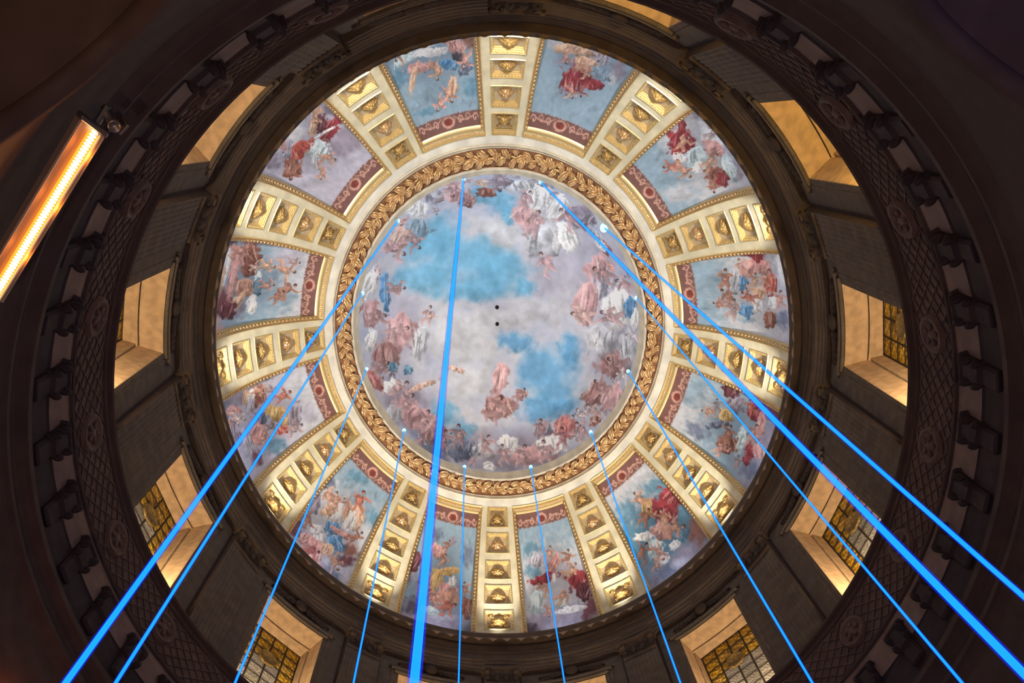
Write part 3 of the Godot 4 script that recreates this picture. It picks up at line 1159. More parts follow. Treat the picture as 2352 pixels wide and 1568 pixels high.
# ---------------------------------------------------------------- the drum
func cornice() -> void:
	var st := pen()
	lathe(st, [Vector2(11.95, 34.3), Vector2(11.9, 34.45), Vector2(11.15, 34.48), Vector2(11.12, 34.78), Vector2(11.0, 34.8), Vector2(11.0, 34.66), Vector2(11.04, 34.63), Vector2(11.05, 34.50), Vector2(11.09, 34.47), Vector2(11.10, 34.40), Vector2(11.36, 34.38), Vector2(11.37, 34.18),
		Vector2(11.47, 33.96), Vector2(11.49, 33.82), Vector2(11.55, 33.80), Vector2(11.56, 33.42), Vector2(11.50, 33.40), Vector2(11.50, 33.28), Vector2(11.57, 33.22), Vector2(11.58, 33.05), Vector2(11.63, 33.03), Vector2(11.64, 32.82), Vector2(11.69, 32.80), Vector2(11.70, 32.6), Vector2(12.2, 32.58)], 0, 360, 144, 0)
	var o := part("trim_2", done(st), M.cornice, self)
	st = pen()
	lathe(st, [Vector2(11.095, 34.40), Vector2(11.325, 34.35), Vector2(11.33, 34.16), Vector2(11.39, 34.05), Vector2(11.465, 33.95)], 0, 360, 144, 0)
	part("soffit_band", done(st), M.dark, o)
	tag(o, "dark stone cornice with hanging leaf ornaments running round the foot of the painted dome", "cornice", "", "structure")
	# hanging leaves along the cornice
	var lf := pen()
	var w := 0.44
	grid(lf, func(u, v):
		var t: float = v
		var half: float = w * 0.5 * (1.0 if t < 0.15 else (0.72 + 0.28 * cos((t - 0.15) * 5.0)) * sqrt(maxf(0.0, 1.0 - pow(t, 4.0))))
		var s: float = u * 2.0 - 1.0
		return Vector3(-0.07 * sin(PI * minf(t * 1.05, 1.0)) * (1.0 - 0.6 * s * s) - 0.02, -0.52 * t, s * half), 6, 8, 1)
	var leaf := done(lf)
	for i in 108:
		var deg := i * 360.0 / 108.0
		part("hanging_leaf", leaf, M.lappet, o, P(11.09, deg, 34.44), Basis(Vector3.UP, -deg_to_rad(deg)) * Basis(Vector3.BACK, -0.28))
	# floodlights standing on the ledge, hidden from below, that light the dome
	var body := pen()
	cbox(body, Vector3(0, 0.07, 0), Vector3(0.2, 0.12, 0.34), 0.02)
	var bm := done(body)
	var lens := pen()
	cbox(lens, Vector3(0, 0.14, 0), Vector3(0.15, 0.03, 0.28), 0.01)
	var lm := done(lens)
	for i in 12:
		for kind in 3:
			# 0: across the dome from each rib; 1: up each painted panel; 2: up each rib
			var deg: float = 13.5 + 30.0 * i + [17.0, 0.0, 14.6][kind]
			var r := 11.4
			var b := part("floodlight", bm, M.metal, o, P(r, deg, 34.46), Basis(Vector3.UP, -deg_to_rad(deg)))
			part("floodlight_lens", lm, glow(Color(0.95, 0.97, 1.0), 2.0), b)
			var l := SpotLight3D.new()
			l.name = "floodlight_beam"
			var south := sin(deg_to_rad(deg))        # the floods on one side are warmer and weaker
			l.light_color = [Color(0.86, 0.94, 1.0).lerp(Color(1.0, 0.92, 0.76), 0.5 + 0.5 * south), Color(0.86, 0.92, 1.0), Color(1.0, 0.96, 0.88)][kind]
			l.light_energy = [FLOOD * (1.0 - 0.55 * south), FLOOD_NEAR, FLOOD_RIB * (1.12 - 0.4 * south)][kind]
			l.light_size = 0.14
			l.spot_range = 60.0
			l.spot_angle = [50.0, 55.0, 25.0][kind]
			l.spot_attenuation = 2.0
			l.spot_angle_attenuation = 1.0
			l.shadow_enabled = true
			add_child(l, true)
			l.look_at_from_position(P(r - 0.02, deg, 34.74), [P(-11.0, deg, 39.5), P(10.2, deg, 40.0), P(10.0, 13.5 + 30.0 * i + 15.0, 40.4)][kind], Vector3.UP)

func drum_wall() -> void:
	var st := pen()
	for k in 12:
		var c := 13.5 + 30.0 * k
		# between two windows
		for face in [[11.9, 0], [13.3, 1]]:
			var r: float = face[0]
			grid(st, func(u, v): return P(r, c + lerpf(6.62, 23.38, u), lerpf(24.3, 32.9, v)), 8, 1, 1 + face[1])
			grid(st, func(u, v): return P(r, c + lerpf(-6.62, 6.62, u), lerpf(31.36, 32.9, v)), 6, 1, 1 + face[1])
			grid(st, func(u, v): return P(r, c + lerpf(-6.62, 6.62, u), lerpf(24.3, 25.0, v)), 6, 1, 1 + face[1])
		grid(st, func(u, v): return P(lerpf(11.9, 13.3, v), c + lerpf(-6.62, 6.62, u), 25.0), 6, 1, 3)
	var o := part("wall_upper", done(st), M.drum, self)
	tag(o, "curved dark stone wall of the drum pierced by twelve deep windows", "wall", "", "structure")

func windows() -> void:
	var off := Vector3(11.9, 25.0 + E, 0)
	var y := func(h: float) -> float: return h + E
	# ceiling slabs and side slabs of the reveal, with the dark joint between front and back
	var sf := pen()
	grid(sf, func(u, v): return P(lerpf(11.9, 12.68, v), lerpf(-6.62, 6.62, u), 31.36 - 0.01 * v), 14, 1, 1)
	grid(sf, func(u, v): return P(12.68, lerpf(-6.62, 6.62, u), 31.35 + 0.08 * v), 14, 1, 2)
	var soffit_front := done(sf, off)
	sf = pen()
	grid(sf, func(u, v): return P(lerpf(12.72, 13.24, v), lerpf(-6.4, 6.4, u), 31.32), 10, 1, 1)
	grid(sf, func(u, v): return P(12.72, lerpf(-6.4, 6.4, u), 31.32 + 0.1 * v), 10, 1, 2)
	var soffit_back := done(sf, off)
	var jf := {}
	var jb := {}
	for s in [-1.0, 1.0]:
		var a := pen()
		cbox(a, Vector3(12.25, y.call(28.18), s * 1.43), Vector3(0.84, 6.4, 0.15), 0.02, Basis(Vector3.UP, s * 0.03))
		jf[s] = done(a, off)
		a = pen()
		cbox(a, Vector3(12.99, y.call(28.18), s * 1.37), Vector3(0.54, 6.3, 0.15), 0.02)
		jb[s] = done(a, off)
	var back := pen()
	cbox(back, Vector3(12.7, y.call(28.2), 1.52), Vector3(1.2, 6.6, 0.06), 0.01)
	cbox(back, Vector3(12.7, y.call(28.2), -1.52), Vector3(1.2, 6.6, 0.06), 0.01)
	cbox(back, Vector3(12.7, y.call(31.46), 0), Vector3(1.1, 0.05, 3.0), 0.01)
	var lining := done(back, off)
	# the moulded surround on the wall face
	var ar := pen()
	for q in [[11.85, 0.18, 0.12], [11.81, 0.34, 0.1], [11.83, 0.46, 0.06]]:
		var x: float = q[0]
		var m: float = q[1]
		for s in [-1.0, 1.0]:
			cbox(ar, Vector3(x + 0.02, y.call(28.2), s * (1.38 + m - 0.06)), Vector3(0.14, 6.6 + m * 2.0, q[2] + 0.04), 0.02)
		for i in 6:
			var t0 := (i - 2.5) / 6.0 * (2.76 + 2.0 * m)
			cbox(ar, Vector3(sqrt(11.9 * 11.9 - t0 * t0) + x - 11.88, y.call(31.36 + m - 0.05), t0), Vector3(0.14, q[2] + 0.03, (2.76 + 2.0 * m) / 6.0 + 0.02), 0.02, Basis(Vector3.UP, -t0 / 11.9))
	var surround := done(ar, off)
	# carved ornament above: a small cartouche between two leaf sprays
	var ca := pen()
	ball(ca, P(11.78, 0, 32.2), Vector3(0, 0, 0.3), Vector3(0.16, 0, 0), Vector3(0, 0.34, 0), 12, 8)
	for s in [-1.0, 1.0]:
		for i in 5:
			var at := P(11.8, s * (2.1 + i * 1.05), 32.22 - 0.05 * i)
			ball(ca, at, Vector3(0, 0.06, s * 0.2), Vector3(0.1, 0, 0), Vector3(0, 0.13 - i * 0.012, -s * 0.05), 8, 5)
			ball(ca, at + Vector3(0, -0.16, 0), Vector3(0, -0.05, s * 0.14), Vector3(0.08, 0, 0), Vector3(0, 0.08, s * 0.04), 7, 4)
	var carving := done(ca, off)
	# glazing: four columns of wavy panes held by iron bars, with a round medallion
	var pn := pen()
	var pw := 0.6
	cbox(pn, Vector3.ZERO, Vector3(0.03, 0.57, 0.58), 0.008)
	var pane := done(pn)
	var br := pen()
	for i in 5:
		cbox(br, Vector3(13.18, y.call(28.15), (i - 2) * 0.632), Vector3(0.06, 6.4, 0.07), 0.01)
	for i in 11:
		cbox(br, Vector3(13.18, y.call(31.29 - i * 0.6), 0), Vector3(0.05, 0.05, 2.5), 0.008)
	var bars := done(br, off)
	var md := pen()
	grid(md, func(u, v):
		var prof := [Vector2(0.0, 0.05), Vector2(0.34, 0.05), Vector2(0.37, 0.08), Vector2(0.42, 0.08), Vector2(0.44, 0.0)]
		var q: Vector2 = prof[int(round(v * 4))]
		return Vector3(13.15 - q.y, y.call(29.66) + q.x * sin(TAU * u) * 0.95, q.x * cos(TAU * u)), 28, 4, 1)
	var medal := done(md, off)
	var sl := pen()
	cbox(sl, Vector3(12.2, y.call(25.1), 0), Vector3(0.2, 0.12, 1.9), 0.03)
	var sill := done(sl, off)
	var le := pen()
	cbox(le, Vector3(12.2, y.call(25.17), 0), Vector3(0.14, 0.03, 1.8), 0.01)
	var lens := done(le, off)
	rng.seed = 21
	for k in 12:
		var deg := 13.5 + 30.0 * k
		var t := thing("window_%d" % (k + 1), off, deg, "deep drum window lit warm from its sill, between %s o'clock, under the dome cornice" % between(deg), "window", "drum windows", "structure")
		part("soffit_slab", soffit_front, M.reveal, t)
		part("soffit_slab", soffit_back, M.reveal, t)
		for s in [-1.0, 1.0]:
			part("jamb_slab", jf[s], M.reveal, t)
			part("jamb_slab", jb[s], M.reveal, t)
		part("lining", lining, M.iron, t)
		part("window_surround", surround, M.drum, t)
		part("carved_ornament", carving, M.dark, t)
		part("glazing_bars", bars, M.iron, t)
		part("medallion", medal, M.olive, t)
		var side := 1.0 if cos(deg_to_rad(deg)) < 0.0 else -1.0
		for c in 4:
			for r in 10:
				var pale: bool = r > 2 and (c - 1.5) * side < 0.9 and not (r == 3 and c * side == 0)  # amber-grey split set per window side, a view-dependent reflection put into pane colour
				var m: Material = M.grey[rng.randi() % 3] if pale else M.amber[rng.randi() % 4]
				part("pane", pane, m, t, Vector3(13.19, 31.0 - r * 0.6 + E, (c - 1.5) * 0.632) - off, Basis(Vector3.RIGHT, rng.randf_range(-0.02, 0.02)) * Basis(Vector3.BACK, rng.randf_range(-0.03, 0.03)))
		part("sill_lamp", sill, M.metal, t)
		part("sill_lamp_lens", lens, glow(Color(1.0, 0.72, 0.42), 1.5) if k != 3 else M.metal, t)
		var l := AreaLight3D.new()
		l.name = "sill_light"
		l.area_size = Vector2(1.8, 0.2)
		l.light_color = Color(1.0, 0.82, 0.48) if k == 1 or k == 2 else Color(1.0, 0.86, 0.66)
		l.light_energy = SILL
		l.area_range = 60.0
		l.area_attenuation = 2.0
		l.shadow_enabled = true
		l.position = Vector3(12.2, 25.22 + E, 0) - off
		l.rotation = Vector3(PI / 2, 0, 0)
		l.basis = Basis(Vector3.BACK, -0.75) * Basis(Vector3(0, 0, 1), Vector3(1, 0, 0), Vector3(0, -1, 0))
		if k != 3: t.add_child(l)      # the window near the top left is not lit
		else: l.free()

func pilasters() -> void:
	var off := Vector3(11.9, 24.4 + E, 0)
	var st := pen()
	var half := 3.75
	var bays := 9
	for i in bays:                                      # shallow flutes down the face
		var a := lerpf(-half, half, float(i) / bays)
		var b := lerpf(-half, half, float(i + 1) / bays)
		for q in [[0.0, 0.25, 0.0, 0.0], [0.25, 0.35, 0.0, 0.02], [0.35, 0.65, 0.02, 0.02], [0.65, 0.75, 0.02, 0.0], [0.75, 1.0, 0.0, 0.0]]:
			grid(st, func(u, v): return P(11.62 + lerpf(q[2], q[3], u), lerpf(a, b, lerpf(q[0], q[1], u)), lerpf(24.4, 31.5, v)), 1, 1, i * 5)
	var shaft := done(st, off)
	st = pen()
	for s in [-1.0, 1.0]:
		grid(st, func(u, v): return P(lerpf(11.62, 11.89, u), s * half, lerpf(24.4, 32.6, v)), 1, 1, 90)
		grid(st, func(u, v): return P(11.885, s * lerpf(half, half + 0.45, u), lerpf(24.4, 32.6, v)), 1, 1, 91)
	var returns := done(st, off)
	st = pen()
	lathe(st, [Vector2(11.62, 31.4), Vector2(11.55, 31.42), Vector2(11.55, 31.52), Vector2(11.62, 31.54), Vector2(11.62, 31.9), Vector2(11.58, 32.15), Vector2(11.46, 32.32), Vector2(11.4, 32.36)], -half, half, 8, 0)
	lathe(st, [Vector2(11.9, 32.36), Vector2(11.34, 32.36), Vector2(11.34, 32.42), Vector2(11.38, 32.46), Vector2(11.38, 32.6), Vector2(11.9, 32.6)], -half - 0.5, half + 0.5, 8, 30)
	for s in [-1.0, 1.0]:
		var path := []
		var rads := []
		for i in 16:
			var a := i * 0.62
			var r := 0.17 - i * 0.0095
			path.append(P(11.44 - 0.006 * i, s * (half - 0.5), 32.18) + Vector3(0, sin(a) * r, cos(a) * r * s))
			rads.append(0.05 - i * 0.0018)
		tube(st, path, rads, 6, 60)
	var capital := done(st, off)
	var leaf := leaf_mesh(0.42, 0.26, 0.09, 12)
	for k in 12:
		var deg := 28.5 + 30.0 * k
		var t := thing("pilaster", off, deg, "dark fluted stone pilaster with a leafy capital at %s o'clock on the drum wall" % hour(deg), "pilaster", "pilasters of the drum")
		part("shaft", shaft, M.drum, t)
		part("side_return", returns, M.black, t)  # dark colour gives the sides and wall strip the shade of a recessed joint
		var c := part("capital", capital, M.cornice, t)
		for row in 2:
			for i in 4 - row:
				var a := (i - 1.5 + row * 0.5) * 2.0
				var at := P(11.5 - row * 0.03, a, 31.76 + row * 0.28)
				part("acanthus_leaf", leaf, M.dark, c, at - off, Basis(Vector3.UP, -deg_to_rad(a)) * Basis(Vector3(0.12, 1, 0).normalized(), Vector3(-1, 0.12, 0).normalized(), Vector3(0, 0, 1)))

# ---------------------------------------------------------------- below the drum
func lower_zone() -> void:
	var st := pen()
	lathe(st, [Vector2(12.0, 24.4), Vector2(11.95, 24.6), Vector2(11.2, 24.55), Vector2(11.17, 24.46), Vector2(11.2, 24.38), Vector2(11.3, 24.3), Vector2(11.32, 24.2), Vector2(11.38, 24.16)], 0, 360, 144, 0)
	lathe(st, [Vector2(11.38, 22.1), Vector2(11.32, 22.06), Vector2(11.27, 22.0), Vector2(11.29, 21.92), Vector2(11.36, 21.88)], 0, 360, 144, 20)
	lathe(st, [Vector2(11.42, 19.5), Vector2(11.3, 19.42), Vector2(11.24, 19.3), Vector2(11.14, 19.24), Vector2(11.13, 19.02), Vector2(11.2, 18.96), Vector2(11.32, 18.8), Vector2(11.38, 18.55), Vector2(11.28, 18.5), Vector2(11.25, 18.3), Vector2(11.32, 18.22), Vector2(11.42, 17.9)], 0, 360, 144, 40)
	var o := part("trim_3", done(st), M.low, self)
	tag(o, "dark lower ring cornice with lattice frieze, medallions and console blocks under the drum windows", "cornice", "", "structure")
	st = pen()
	lathe(st, [Vector2(11.38, 24.16), Vector2(11.38, 22.1)], 0, 360, 144, 0)
	var fz := part("frieze", done(st), M.frieze, o)
	# raised diagonal lattice with studs, too fine to part
	var la := pen()
	for i in 160:
		for s in [-1.0, 1.0]:
			var a0 := i * 2.25
			var last := P(11.36, a0, 22.16)
			for q in range(1, 5):
				var p := P(11.36, a0 + s * q * 2.25, 22.16 + q * 0.49)
				var mid := (last + p) / 2.0
				var d := p - last
				var x := d.normalized()
				var z := (Vector3(mid.x, 0, mid.z)).normalized()
				cbox(la, mid, Vector3(d.length(), 0.035, 0.03), 0.008, Basis(x, z.cross(x).normalized(), x.cross(z.cross(x)).normalized()))
				last = p
	var lattice := part("lattice", done(la), M.net, fz)
	lattice.set_meta("kind", "stuff")
	var md := pen()
	grid(md, func(u, v):
		var prof := [Vector2(0.0, 0.1), Vector2(0.12, 0.1), Vector2(0.2, 0.05), Vector2(0.34, 0.05), Vector2(0.38, 0.11), Vector2(0.46, 0.11), Vector2(0.5, 0.0)]
		var q: Vector2 = prof[int(round(v * 6))]
		return Vector3(-q.y, q.x * sin(TAU * u) * 1.3, q.x * cos(TAU * u)), 24, 6, 1)
	for i in 5:
		var a := TAU * i / 5.0
		ball(md, Vector3(-0.1, sin(a) * 0.26, cos(a) * 0.2), Vector3(0, sin(a), cos(a)) * 0.12, Vector3(0.05, 0, 0), Vector3(0, cos(a), -sin(a)) * 0.07, 7, 4)
	var medal := done(md)
	for k in 24:
		var deg := 6.0 + 15.0 * k
		part("medallion", medal, M.net, fz, P(11.36, deg, 23.12), Basis(Vector3.UP, -deg_to_rad(deg)))
	st = pen()
	lathe(st, [Vector2(11.36, 21.88), Vector2(11.36, 20.7)], 0, 360, 144, 0)
	part("plain_band", done(st), M.strip, o)
	st = pen()
	lathe(st, [Vector2(11.36, 20.7), Vector2(11.4, 20.66), Vector2(11.42, 19.5)], 0, 360, 144, 0)
	part("dark_band", done(st), M.black, o)
	# console blocks: a scroll over a tapering bracket
	var cn := pen()
	cbox(cn, Vector3(0.02, 0.0, 0), Vector3(0.3, 0.9, 0.62), 0.08)
	cbox(cn, Vector3(0.0, 0.42, 0), Vector3(0.36, 0.16, 0.78), 0.05)
	cbox(cn, Vector3(0.06, -0.75, 0), Vector3(0.22, 0.8, 0.5), 0.06)
	for s in [-1.0, 1.0]:
		for e in [[0.16, 0.2], [-0.3, 0.14]]:
			ball(cn, Vector3(-0.12, e[0], s * 0.26), Vector3(e[1], 0, 0), Vector3(0, e[1], 0), Vector3(0, 0, 0.09), 10, 5)
	var console := done(cn)
	for k in 48:
		var deg := 3.8 + 7.5 * k
		part("console", console, M.black, o, P(11.32, deg, 20.95), Basis(Vector3.UP, -deg_to_rad(deg)))
	# the wall below, with two arched openings towards the side arms
	st = pen()
	var R := 11.42
	var arches := [58.0, 123.0]
	var wide := 15.0
	var top := func(t: float) -> float: return 9.0 + 6.7 * sqrt(maxf(0.0, 1.0 - t * t))
	var from = arches[1] + wide
	grid(st, func(u, v): return P(R, lerpf(from, arches[0] - wide + 360.0, u), lerpf(-E, 17.95, v)), 90, 1, 1)
	grid(st, func(u, v): return P(R, lerpf(arches[0] + wide, arches[1] - wide, u), lerpf(-E, 17.95, v)), 12, 1, 1)
	for a in arches:
		grid(st, func(u, v): return P(R, a + lerpf(-wide, wide, u), lerpf(top.call(u * 2 - 1), 17.95, v)), 28, 1, 1)
		for s in [-1.0, 1.0]:
			grid(st, func(u, v): return P(lerpf(R, 16.0, u), a + s * wide, lerpf(-E, 9.0, v)), 1, 1, 3)
		grid(st, func(u, v): return P(16.0, a + lerpf(-wide, wide, u), lerpf(-E, top.call(u * 2 - 1), v)), 28, 1, 4)
		grid(st, func(u, v): return P(lerpf(R, 16.0, v), a + lerpf(-wide, wide, u), top.call(u * 2 - 1)), 28, 4, 5)
	# outer face, so that the wall has thickness
	lathe(st, [Vector2(16.6, -E), Vector2(16.6, 24.3), Vector2(13.3, 24.3)], 0, 360, 72, 9)
	var wl := part("wall_lower", done(st), M.low, self)
	tag(wl, "dark lower church wall under the ring cornice, opening into two arched side arms", "wall", "", "structure")
	# a small amber lamp on the wall, just under the lower left of the view
	st = pen()
	cbox(st, Vector3(-0.12, 0, 0), Vector3(0.22, 0.16, 0.5), 0.03)
	var wl2 := part("wall_lamp", done(st), M.metal, wl, P(11.38, -170.5, 15.5), Basis(Vector3.UP, -deg_to_rad(-170.5)))
	st = pen()
	cbox(st, Vector3(-0.12, 0.09, 0), Vector3(0.16, 0.03, 0.42), 0.01)
	part("wall_lamp_lens", done(st), glow(Color(1, 0.55, 0.2), 2.0), wl2)
	var wa := AreaLight3D.new()
	wa.name = "wall_lamp_light"
	wa.area_size = Vector2(0.4, 0.15)
	wa.light_color = Color(1, 0.5, 0.15)
	wa.light_energy = 1.0
	wa.area_range = 40.0
	wa.area_attenuation = 2.0
	wa.shadow_enabled = true
	wa.position = P(11.22, -170.5, 15.63)
	wa.rotation = Vector3(PI / 2, 0, 0)
	add_child(wa)
	for a in arches:
		var path := []
		var rads := []
		for i in 29:
			var t := i / 14.0 - 1.0
			path.append(P(R - 0.03, a + t * wide * 1.02, top.call(t) + 0.06))
			rads.append(0.16)
		st = pen()
		tube(st, path, rads, 8, 1)
		var tr := part("trim_%d" % (4 if a < 90 else 5), done(st), M.low, self)
		tag(tr, "rounded stone moulding along the arch of the %s side arm" % ("right" if a < 90 else "left"), "trim", "", "structure")
	st = pen()
	grid(st, func(u, v): return P(16.6 * v, 360.0 * u, -E), 48, 2, 1)
	grid(st, func(u, v): return P(16.6 * v, 360.0 * u, -E - 0.3), 48, 2, 2)
	var fl := part("floor", done(st), M.floor, self)
	tag(fl, "stone church floor under the dome", "floor", "", "structure")
	# added fill lights on the floor, unseen, to lift the dark lower walls
	for i in 2:
		var deg := 66.0 + 56.0 * i
		var sb := pen()
		cbox(sb, Vector3(0, 0.12, 0), Vector3(0.5, 0.24, 0.5), 0.04)
		var b := part("added_floor_uplight", done(sb), M.metal, fl, P(7.2, deg, -E))
		sb = pen()
		cbox(sb, Vector3(0, 0.25, 0), Vector3(0.42, 0.03, 0.42), 0.01)
		part("added_uplight_lens", done(sb), glow(Color(1, 0.8, 0.7), 2.0), b)
		var l := AreaLight3D.new()
		l.name = "floor_fill_light"
		l.area_size = Vector2(0.42, 0.42)
		l.light_color = Color(1.0, 0.84, 0.78)
		l.light_energy = FLOOR_FILL
		l.area_range = 80.0
		l.area_attenuation = 2.0
		l.shadow_enabled = true
		l.position = P(7.2, deg, -E) + Vector3(0, 0.32, 0)
		l.rotation = Vector3(PI / 2, 0, 0)
		add_child(l, true)

# ---------------------------------------------------------------- lamps
func led_bar(a: Vector3, b: Vector3, face: Vector3, energy: float, label: String) -> void:
	var along := (b - a).normalized()
	var long := a.distance_to(b)
	var out := (face - along * face.dot(along)).normalized()
	var across := along.cross(out).normalized()
	var t := Node3D.new()
	t.name = numbered("led_bar_light")
	add_child(t)
	t.position = a
	t.basis = Basis(along, out, across)              # x along, y out of the lit face
	tag(t, label, "lamp")
	var st := pen()
	cbox(st, Vector3(long / 2, -0.09, 0.0), Vector3(long, 0.05, 0.44), 0.015)
	cbox(st, Vector3(long / 2, -0.02, 0.21), Vector3(long, 0.18, 0.04), 0.012)
	cbox(st, Vector3(long / 2, -0.02, -0.2), Vector3(long, 0.14, 0.03), 0.012)
	part("housing", done(st), M.casing, t)
	st = pen()
	cbox(st, Vector3(long / 2, 0.0, -0.06), Vector3(long - 0.1, 0.03, 0.16), 0.008)
	part("led_strip", done(st), glow(Color(1.0, 0.55, 0.15), 2.2), t)
	st = pen()
	var n := int(long / 0.055)
	for i in n:
		ball(st, Vector3((i + 0.5) * long / n, 0.02, -0.06), Vector3(0.025, 0, 0), Vector3(0, 0, 0.06), Vector3(0, 0.035, 0), 8, 4)
	var dots := part("led_lenses", done(st), glow(Color(1.0, 0.84, 0.62), 9.0), t)
	dots.set_meta("kind", "stuff")
	st = pen()
	cbox(st, Vector3(long / 2, 0.04, -0.155), Vector3(long, 0.05, 0.05), 0.015)
	part("lens_cover", done(st), M.casing, t)
	st = pen()
	cbox(st, Vector3(-0.05, -0.03, 0.0), Vector3(0.09, 0.2, 0.46), 0.02)
	cbox(st, Vector3(-0.22, -0.12, -0.1), Vector3(0.4, 0.06, 0.08), 0.02)
	part("end_bracket", done(st), M.metal, t)
	var l := AreaLight3D.new()
	l.name = "led_light"
	l.area_size = Vector2(long - 0.1, 0.12)
	l.light_color = Color(1.0, 0.55, 0.2)
	l.light_energy = energy
	l.area_range = 60.0
	l.area_attenuation = 2.0
	l.shadow_enabled = true
	l.transform = Transform3D(Basis(Vector3(1, 0, 0), Vector3(0, 0, -1), Vector3(0, 1, 0)) * Basis(Vector3.RIGHT, PI), Vector3(long / 2, 0.1, -0.06))
	l.basis = Basis(Vector3(1, 0, 0), Vector3(0, 0, 1), Vector3(0, -1, 0))
	t.add_child(l)
	for k in 3:                                      # the spill past the lenses onto the wall
		var o := OmniLight3D.new()
		o.name = "led_spill"
		o.light_color = Color(1.0, 0.55, 0.15)
		o.light_energy = 0.12
		o.light_size = 0.06
		o.omni_range = 30.0
		o.omni_attenuation = 2.0
		o.shadow_enabled = true
		o.position = Vector3(long * (0.12 + 0.3 * k), 0.14, -0.1)
		t.add_child(o, true)

func lamps() -> void:
	led_bar(P(11.0, 129.4, 16.33), P(11.0, 146.0, 15.95), Vector3(0.55, -0.7, -0.35), 4.0, "bright amber LED bar light fixed high on the dark lower wall at the left edge")
	# a small spotlight beside the end of the bar
	var t := Node3D.new()
	t.name = numbered("spotlight")
	add_child(t)
	t.position = P(10.95, 128.0, 16.55)
	t.look_at_from_position(t.position, Vector3(0, 8, 0), Vector3.UP)
	tag(t, "small grey spotlight head beside the upper end of the amber LED bar", "spotlight")
	var st := pen()
	grid(st, func(u, v):
		var prof := [Vector2(0.0, 0.22), Vector2(0.07, 0.22), Vector2(0.09, 0.16), Vector2(0.09, -0.12), Vector2(0.1, -0.14), Vector2(0.1, -0.2), Vector2(0.085, -0.2), Vector2(0.08, -0.12), Vector2(0.0, -0.12)]
		var q: Vector2 = prof[int(round(v * 8))]
		return Vector3(q.x * cos(TAU * u), q.x * sin(TAU * u), q.y), 16, 8, 1)
	part("spotlight_head", done(st), M.metal, t)
	st = pen()
	cbox(st, Vector3(0, 0.16, 0.05), Vector3(0.05, 0.22, 0.06), 0.01)
	cbox(st, Vector3(0, 0.27, 0.1), Vector3(0.22, 0.04, 0.26), 0.01)
	part("spotlight_bracket", done(st), M.metal, t)
	for q in [[58.0, Color(0.45, 0.5, 1.0), 10.0, "bluish"], [123.0, Color(1.0, 0.7, 0.45), 8.0, "amber"]]:
		var b := Node3D.new()
		b.name = numbered("arch_lamp")
		add_child(b)
		b.position = P(13.6, q[0], 6.0)
		tag(b, "%s floodlight inside the arched side arm, lighting its vault" % q[3], "lamp")
		var s2 := pen()
		cbox(s2, Vector3(0, -0.08, 0), Vector3(0.4, 0.14, 0.4), 0.03)
		part("lamp_body", done(s2), M.metal, b)
		s2 = pen()
		cbox(s2, Vector3(0, 0.01, 0), Vector3(0.34, 0.03, 0.34), 0.01)
		part("lamp_lens", done(s2), glow(q[1], 1.5), b)
		s2 = pen()
		cbox(s2, Vector3(0, -(6.0 + E) / 2 - 0.1, 0), Vector3(0.1, 6.0 + E - 0.15, 0.1), 0.02)
		part("lamp_post", done(s2), M.metal, b)
		var l := AreaLight3D.new()
		l.name = "arch_light"
		l.area_size = Vector2(0.34, 0.34)
		l.light_color = q[1]
		l.light_energy = q[2]
		l.area_range = 40.0
		l.area_attenuation = 2.0
		l.shadow_enabled = true
		l.position = Vector3(0, 0.08, 0)
		l.rotation = Vector3(PI / 2, 0, 0)
		b.add_child(l)

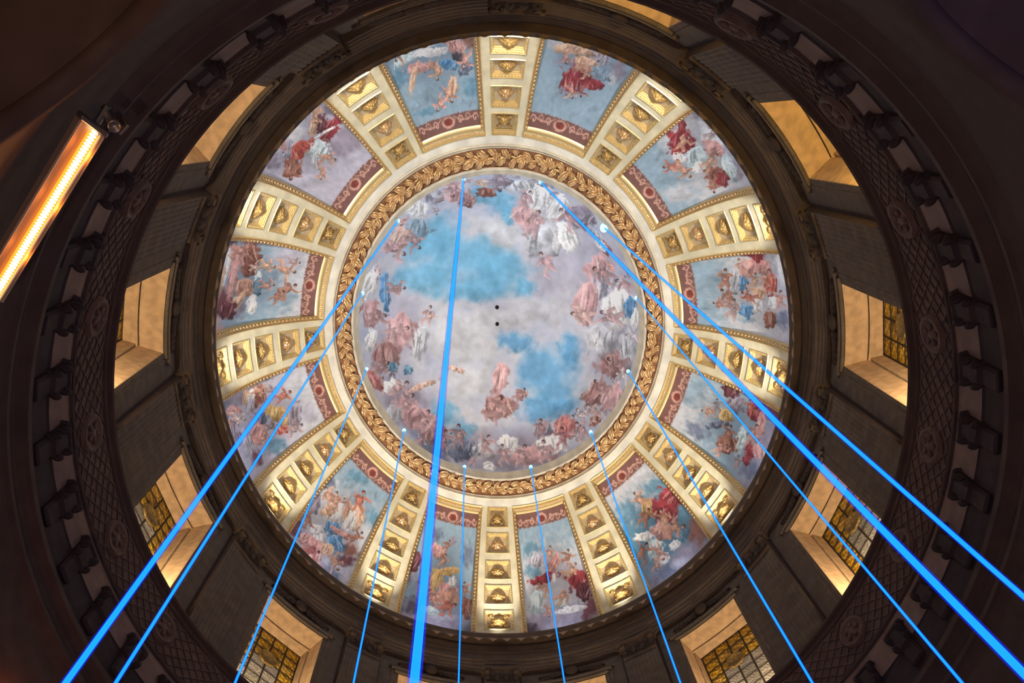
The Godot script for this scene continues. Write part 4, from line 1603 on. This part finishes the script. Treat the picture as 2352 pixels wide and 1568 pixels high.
func beams() -> void:
	# top point, lower point near the floor, diameters
	var rows := [
		[Vector3(-1.54, 44.6, 6.58), Vector3(-1.31, 3.08, 6.55), 0.085, 0.046, "the broad blue laser beam running down left of the middle of the photograph"],
		[Vector3(1.88, 44.6, 6.46), Vector3(1.67, 3.59, 6.21), 0.075, 0.046, "thick blue laser beam from the top right of the oculus to the bottom right corner"],
		[Vector3(4.83, 44.6, 4.64), Vector3(4.63, 7.96, 4.37), 0.072, 0.056, "blue laser beam with a bright flare at its top, uppermost on the right"],
		[Vector3(6.54, 44.6, 1.66), Vector3(6.25, 10.94, 1.37), 0.056, 0.050, "thin blue laser beam starting at the three o'clock side of the oculus"],
		[Vector3(6.39, 44.6, -1.72), Vector3(6.21, 15.98, -1.84), 0.064, 0.062, "blue laser beam starting at four o'clock and crossing the lower right coffered rib"],
		[Vector3(4.67, 44.6, -4.72), Vector3(4.52, 20.65, -4.78), 0.064, 0.062, "blue laser beam starting at five o'clock on the oculus rim"],
		[Vector3(1.59, 44.6, -6.52), Vector3(1.53, 23.5, -6.53), 0.064, 0.056, "blue laser beam crossing the panel of the crimson cloak at the bottom of the dome"],
		[Vector3(-1.88, 44.6, -6.48), Vector3(-1.87, 23.55, -6.48), 0.064, 0.056, "thin upright blue laser beam left of the bottom rib, beside the broad beam"],
		[Vector3(-4.91, 44.6, -4.53), Vector3(-4.70, 20.68, -4.59), 0.064, 0.062, "blue laser beam over the seven o'clock coffered rib"],
		[Vector3(-6.55, 44.6, -1.51), Vector3(-6.41, 16.03, -1.59), 0.056, 0.056, "thin blue laser beam over the eight o'clock coffered rib"],
		[Vector3(-6.44, 44.6, 1.94), Vector3(-6.29, 10.68, 1.82), 0.064, 0.056, "blue laser beam just inside the outermost beam on the left"],
		[Vector3(-4.56, 44.6, 4.95), Vector3(-4.36, 5.98, 4.77), 0.072, 0.056, "thick outermost blue laser beam on the left, from ten o'clock on the oculus"]]
	var core := glow(Color(0.12, 0.76, 1.0), 1.35)
	core.transparency = BaseMaterial3D.TRANSPARENCY_ALPHA
	core.albedo_color = Color(0, 0, 0, 0.62)
	var fringe := glow(Color(0.05, 0.16, 1.0), 0.9)
	fringe.transparency = BaseMaterial3D.TRANSPARENCY_ALPHA
	fringe.albedo_color = Color(0, 0, 0, 0.3)
	var spark := glow(Color(0.62, 0.86, 1.0), 2.5)
	for q in rows:
		var top: Vector3 = q[0] + Vector3(0, E, 0)
		var low: Vector3 = q[1] + Vector3(0, E, 0)
		var foot := top + (low - top) * (top.y / (top.y - low.y))
		var kmid := (top.y - low.y) / top.y
		var st := pen()
		var st2 := pen()
		var path := []
		var r1 := []
		var r2 := []
		for i in 13:
			var t := i / 12.0
			path.append(top.lerp(foot, t) - foot)
			var r := lerpf(q[2], q[3], minf(t / kmid, 1.0)) / 2.0
			r1.append(r * 0.86)
			r2.append(r * 1.3)
		tube(st, path, r1, 12, 1)
		tube(st2, path, r2, 12, 1)
		var o := part(numbered("laser_light_beam"), done(st), core, self, foot)
		tag(o, q[4], "laser beam", "laser beams")
		part("light_fringe", done(st2), fringe, o)
		var sp := pen()
		var big := 2.2 if q[4].contains("flare") else 1.0
		ball(sp, Vector3.ZERO, Vector3(0.09, 0, 0) * big, Vector3(0, 0, 0.09) * big, Vector3(0, 0.12, 0) * big, 10, 6)
		part("light_spot", done(sp), spark, o, top - foot + Vector3(0, 0.05, 0))

# ---------------------------------------------------------------- the scene
func _ready() -> void:
	# camera: the lower edge of the frame passes through the lens axis (an upward shifted lens)
	var cam := Camera3D.new()
	cam.name = "camera"
	add_child(cam)
	cam.projection = Camera3D.PROJECTION_FRUSTUM
	cam.near = 0.1
	cam.far = 300.0
	cam.size = 1568.0 / 2000.0 * 0.1
	cam.frustum_offset = Vector2(0.0, 784.0 / 2000.0 * 0.1)
	var right := Vector3(0.9993433, -0.036235, 0.0)
	var up := Vector3(0.0194784, 0.5372043, 0.8432272)
	cam.transform = Transform3D(Basis(right, up, right.cross(up)).orthonormalized(), Vector3(-1.0132, E, 8.5041))
	cam.current = true
	var env := Environment.new()
	env.background_mode = Environment.BG_COLOR
	env.background_color = Color(0.02, 0.025, 0.045)
	env.tonemap_mode = Environment.TONE_MAPPER_LINEAR
	env.tonemap_exposure = EXPOSURE
	env.sdfgi_enabled = true
	env.ssao_enabled = true
	env.ssil_enabled = true
	var we := WorldEnvironment.new()
	we.name = "environment"
	we.environment = env
	add_child(we)
	rng.seed = 1
	fuzz.seed = 9
	fuzz.frequency = 0.012
	fuzz.fractal_octaves = 3
	materials()
	# large structure
	shell()
	drum_wall()
	lower_zone()
	cornice()
	# the dome's ribs, panels and crown
	ribs()
	panels()
	crown()
	# windows, pilasters, lamps and beams
	windows()
	pilasters()
	lamps()
	beams()
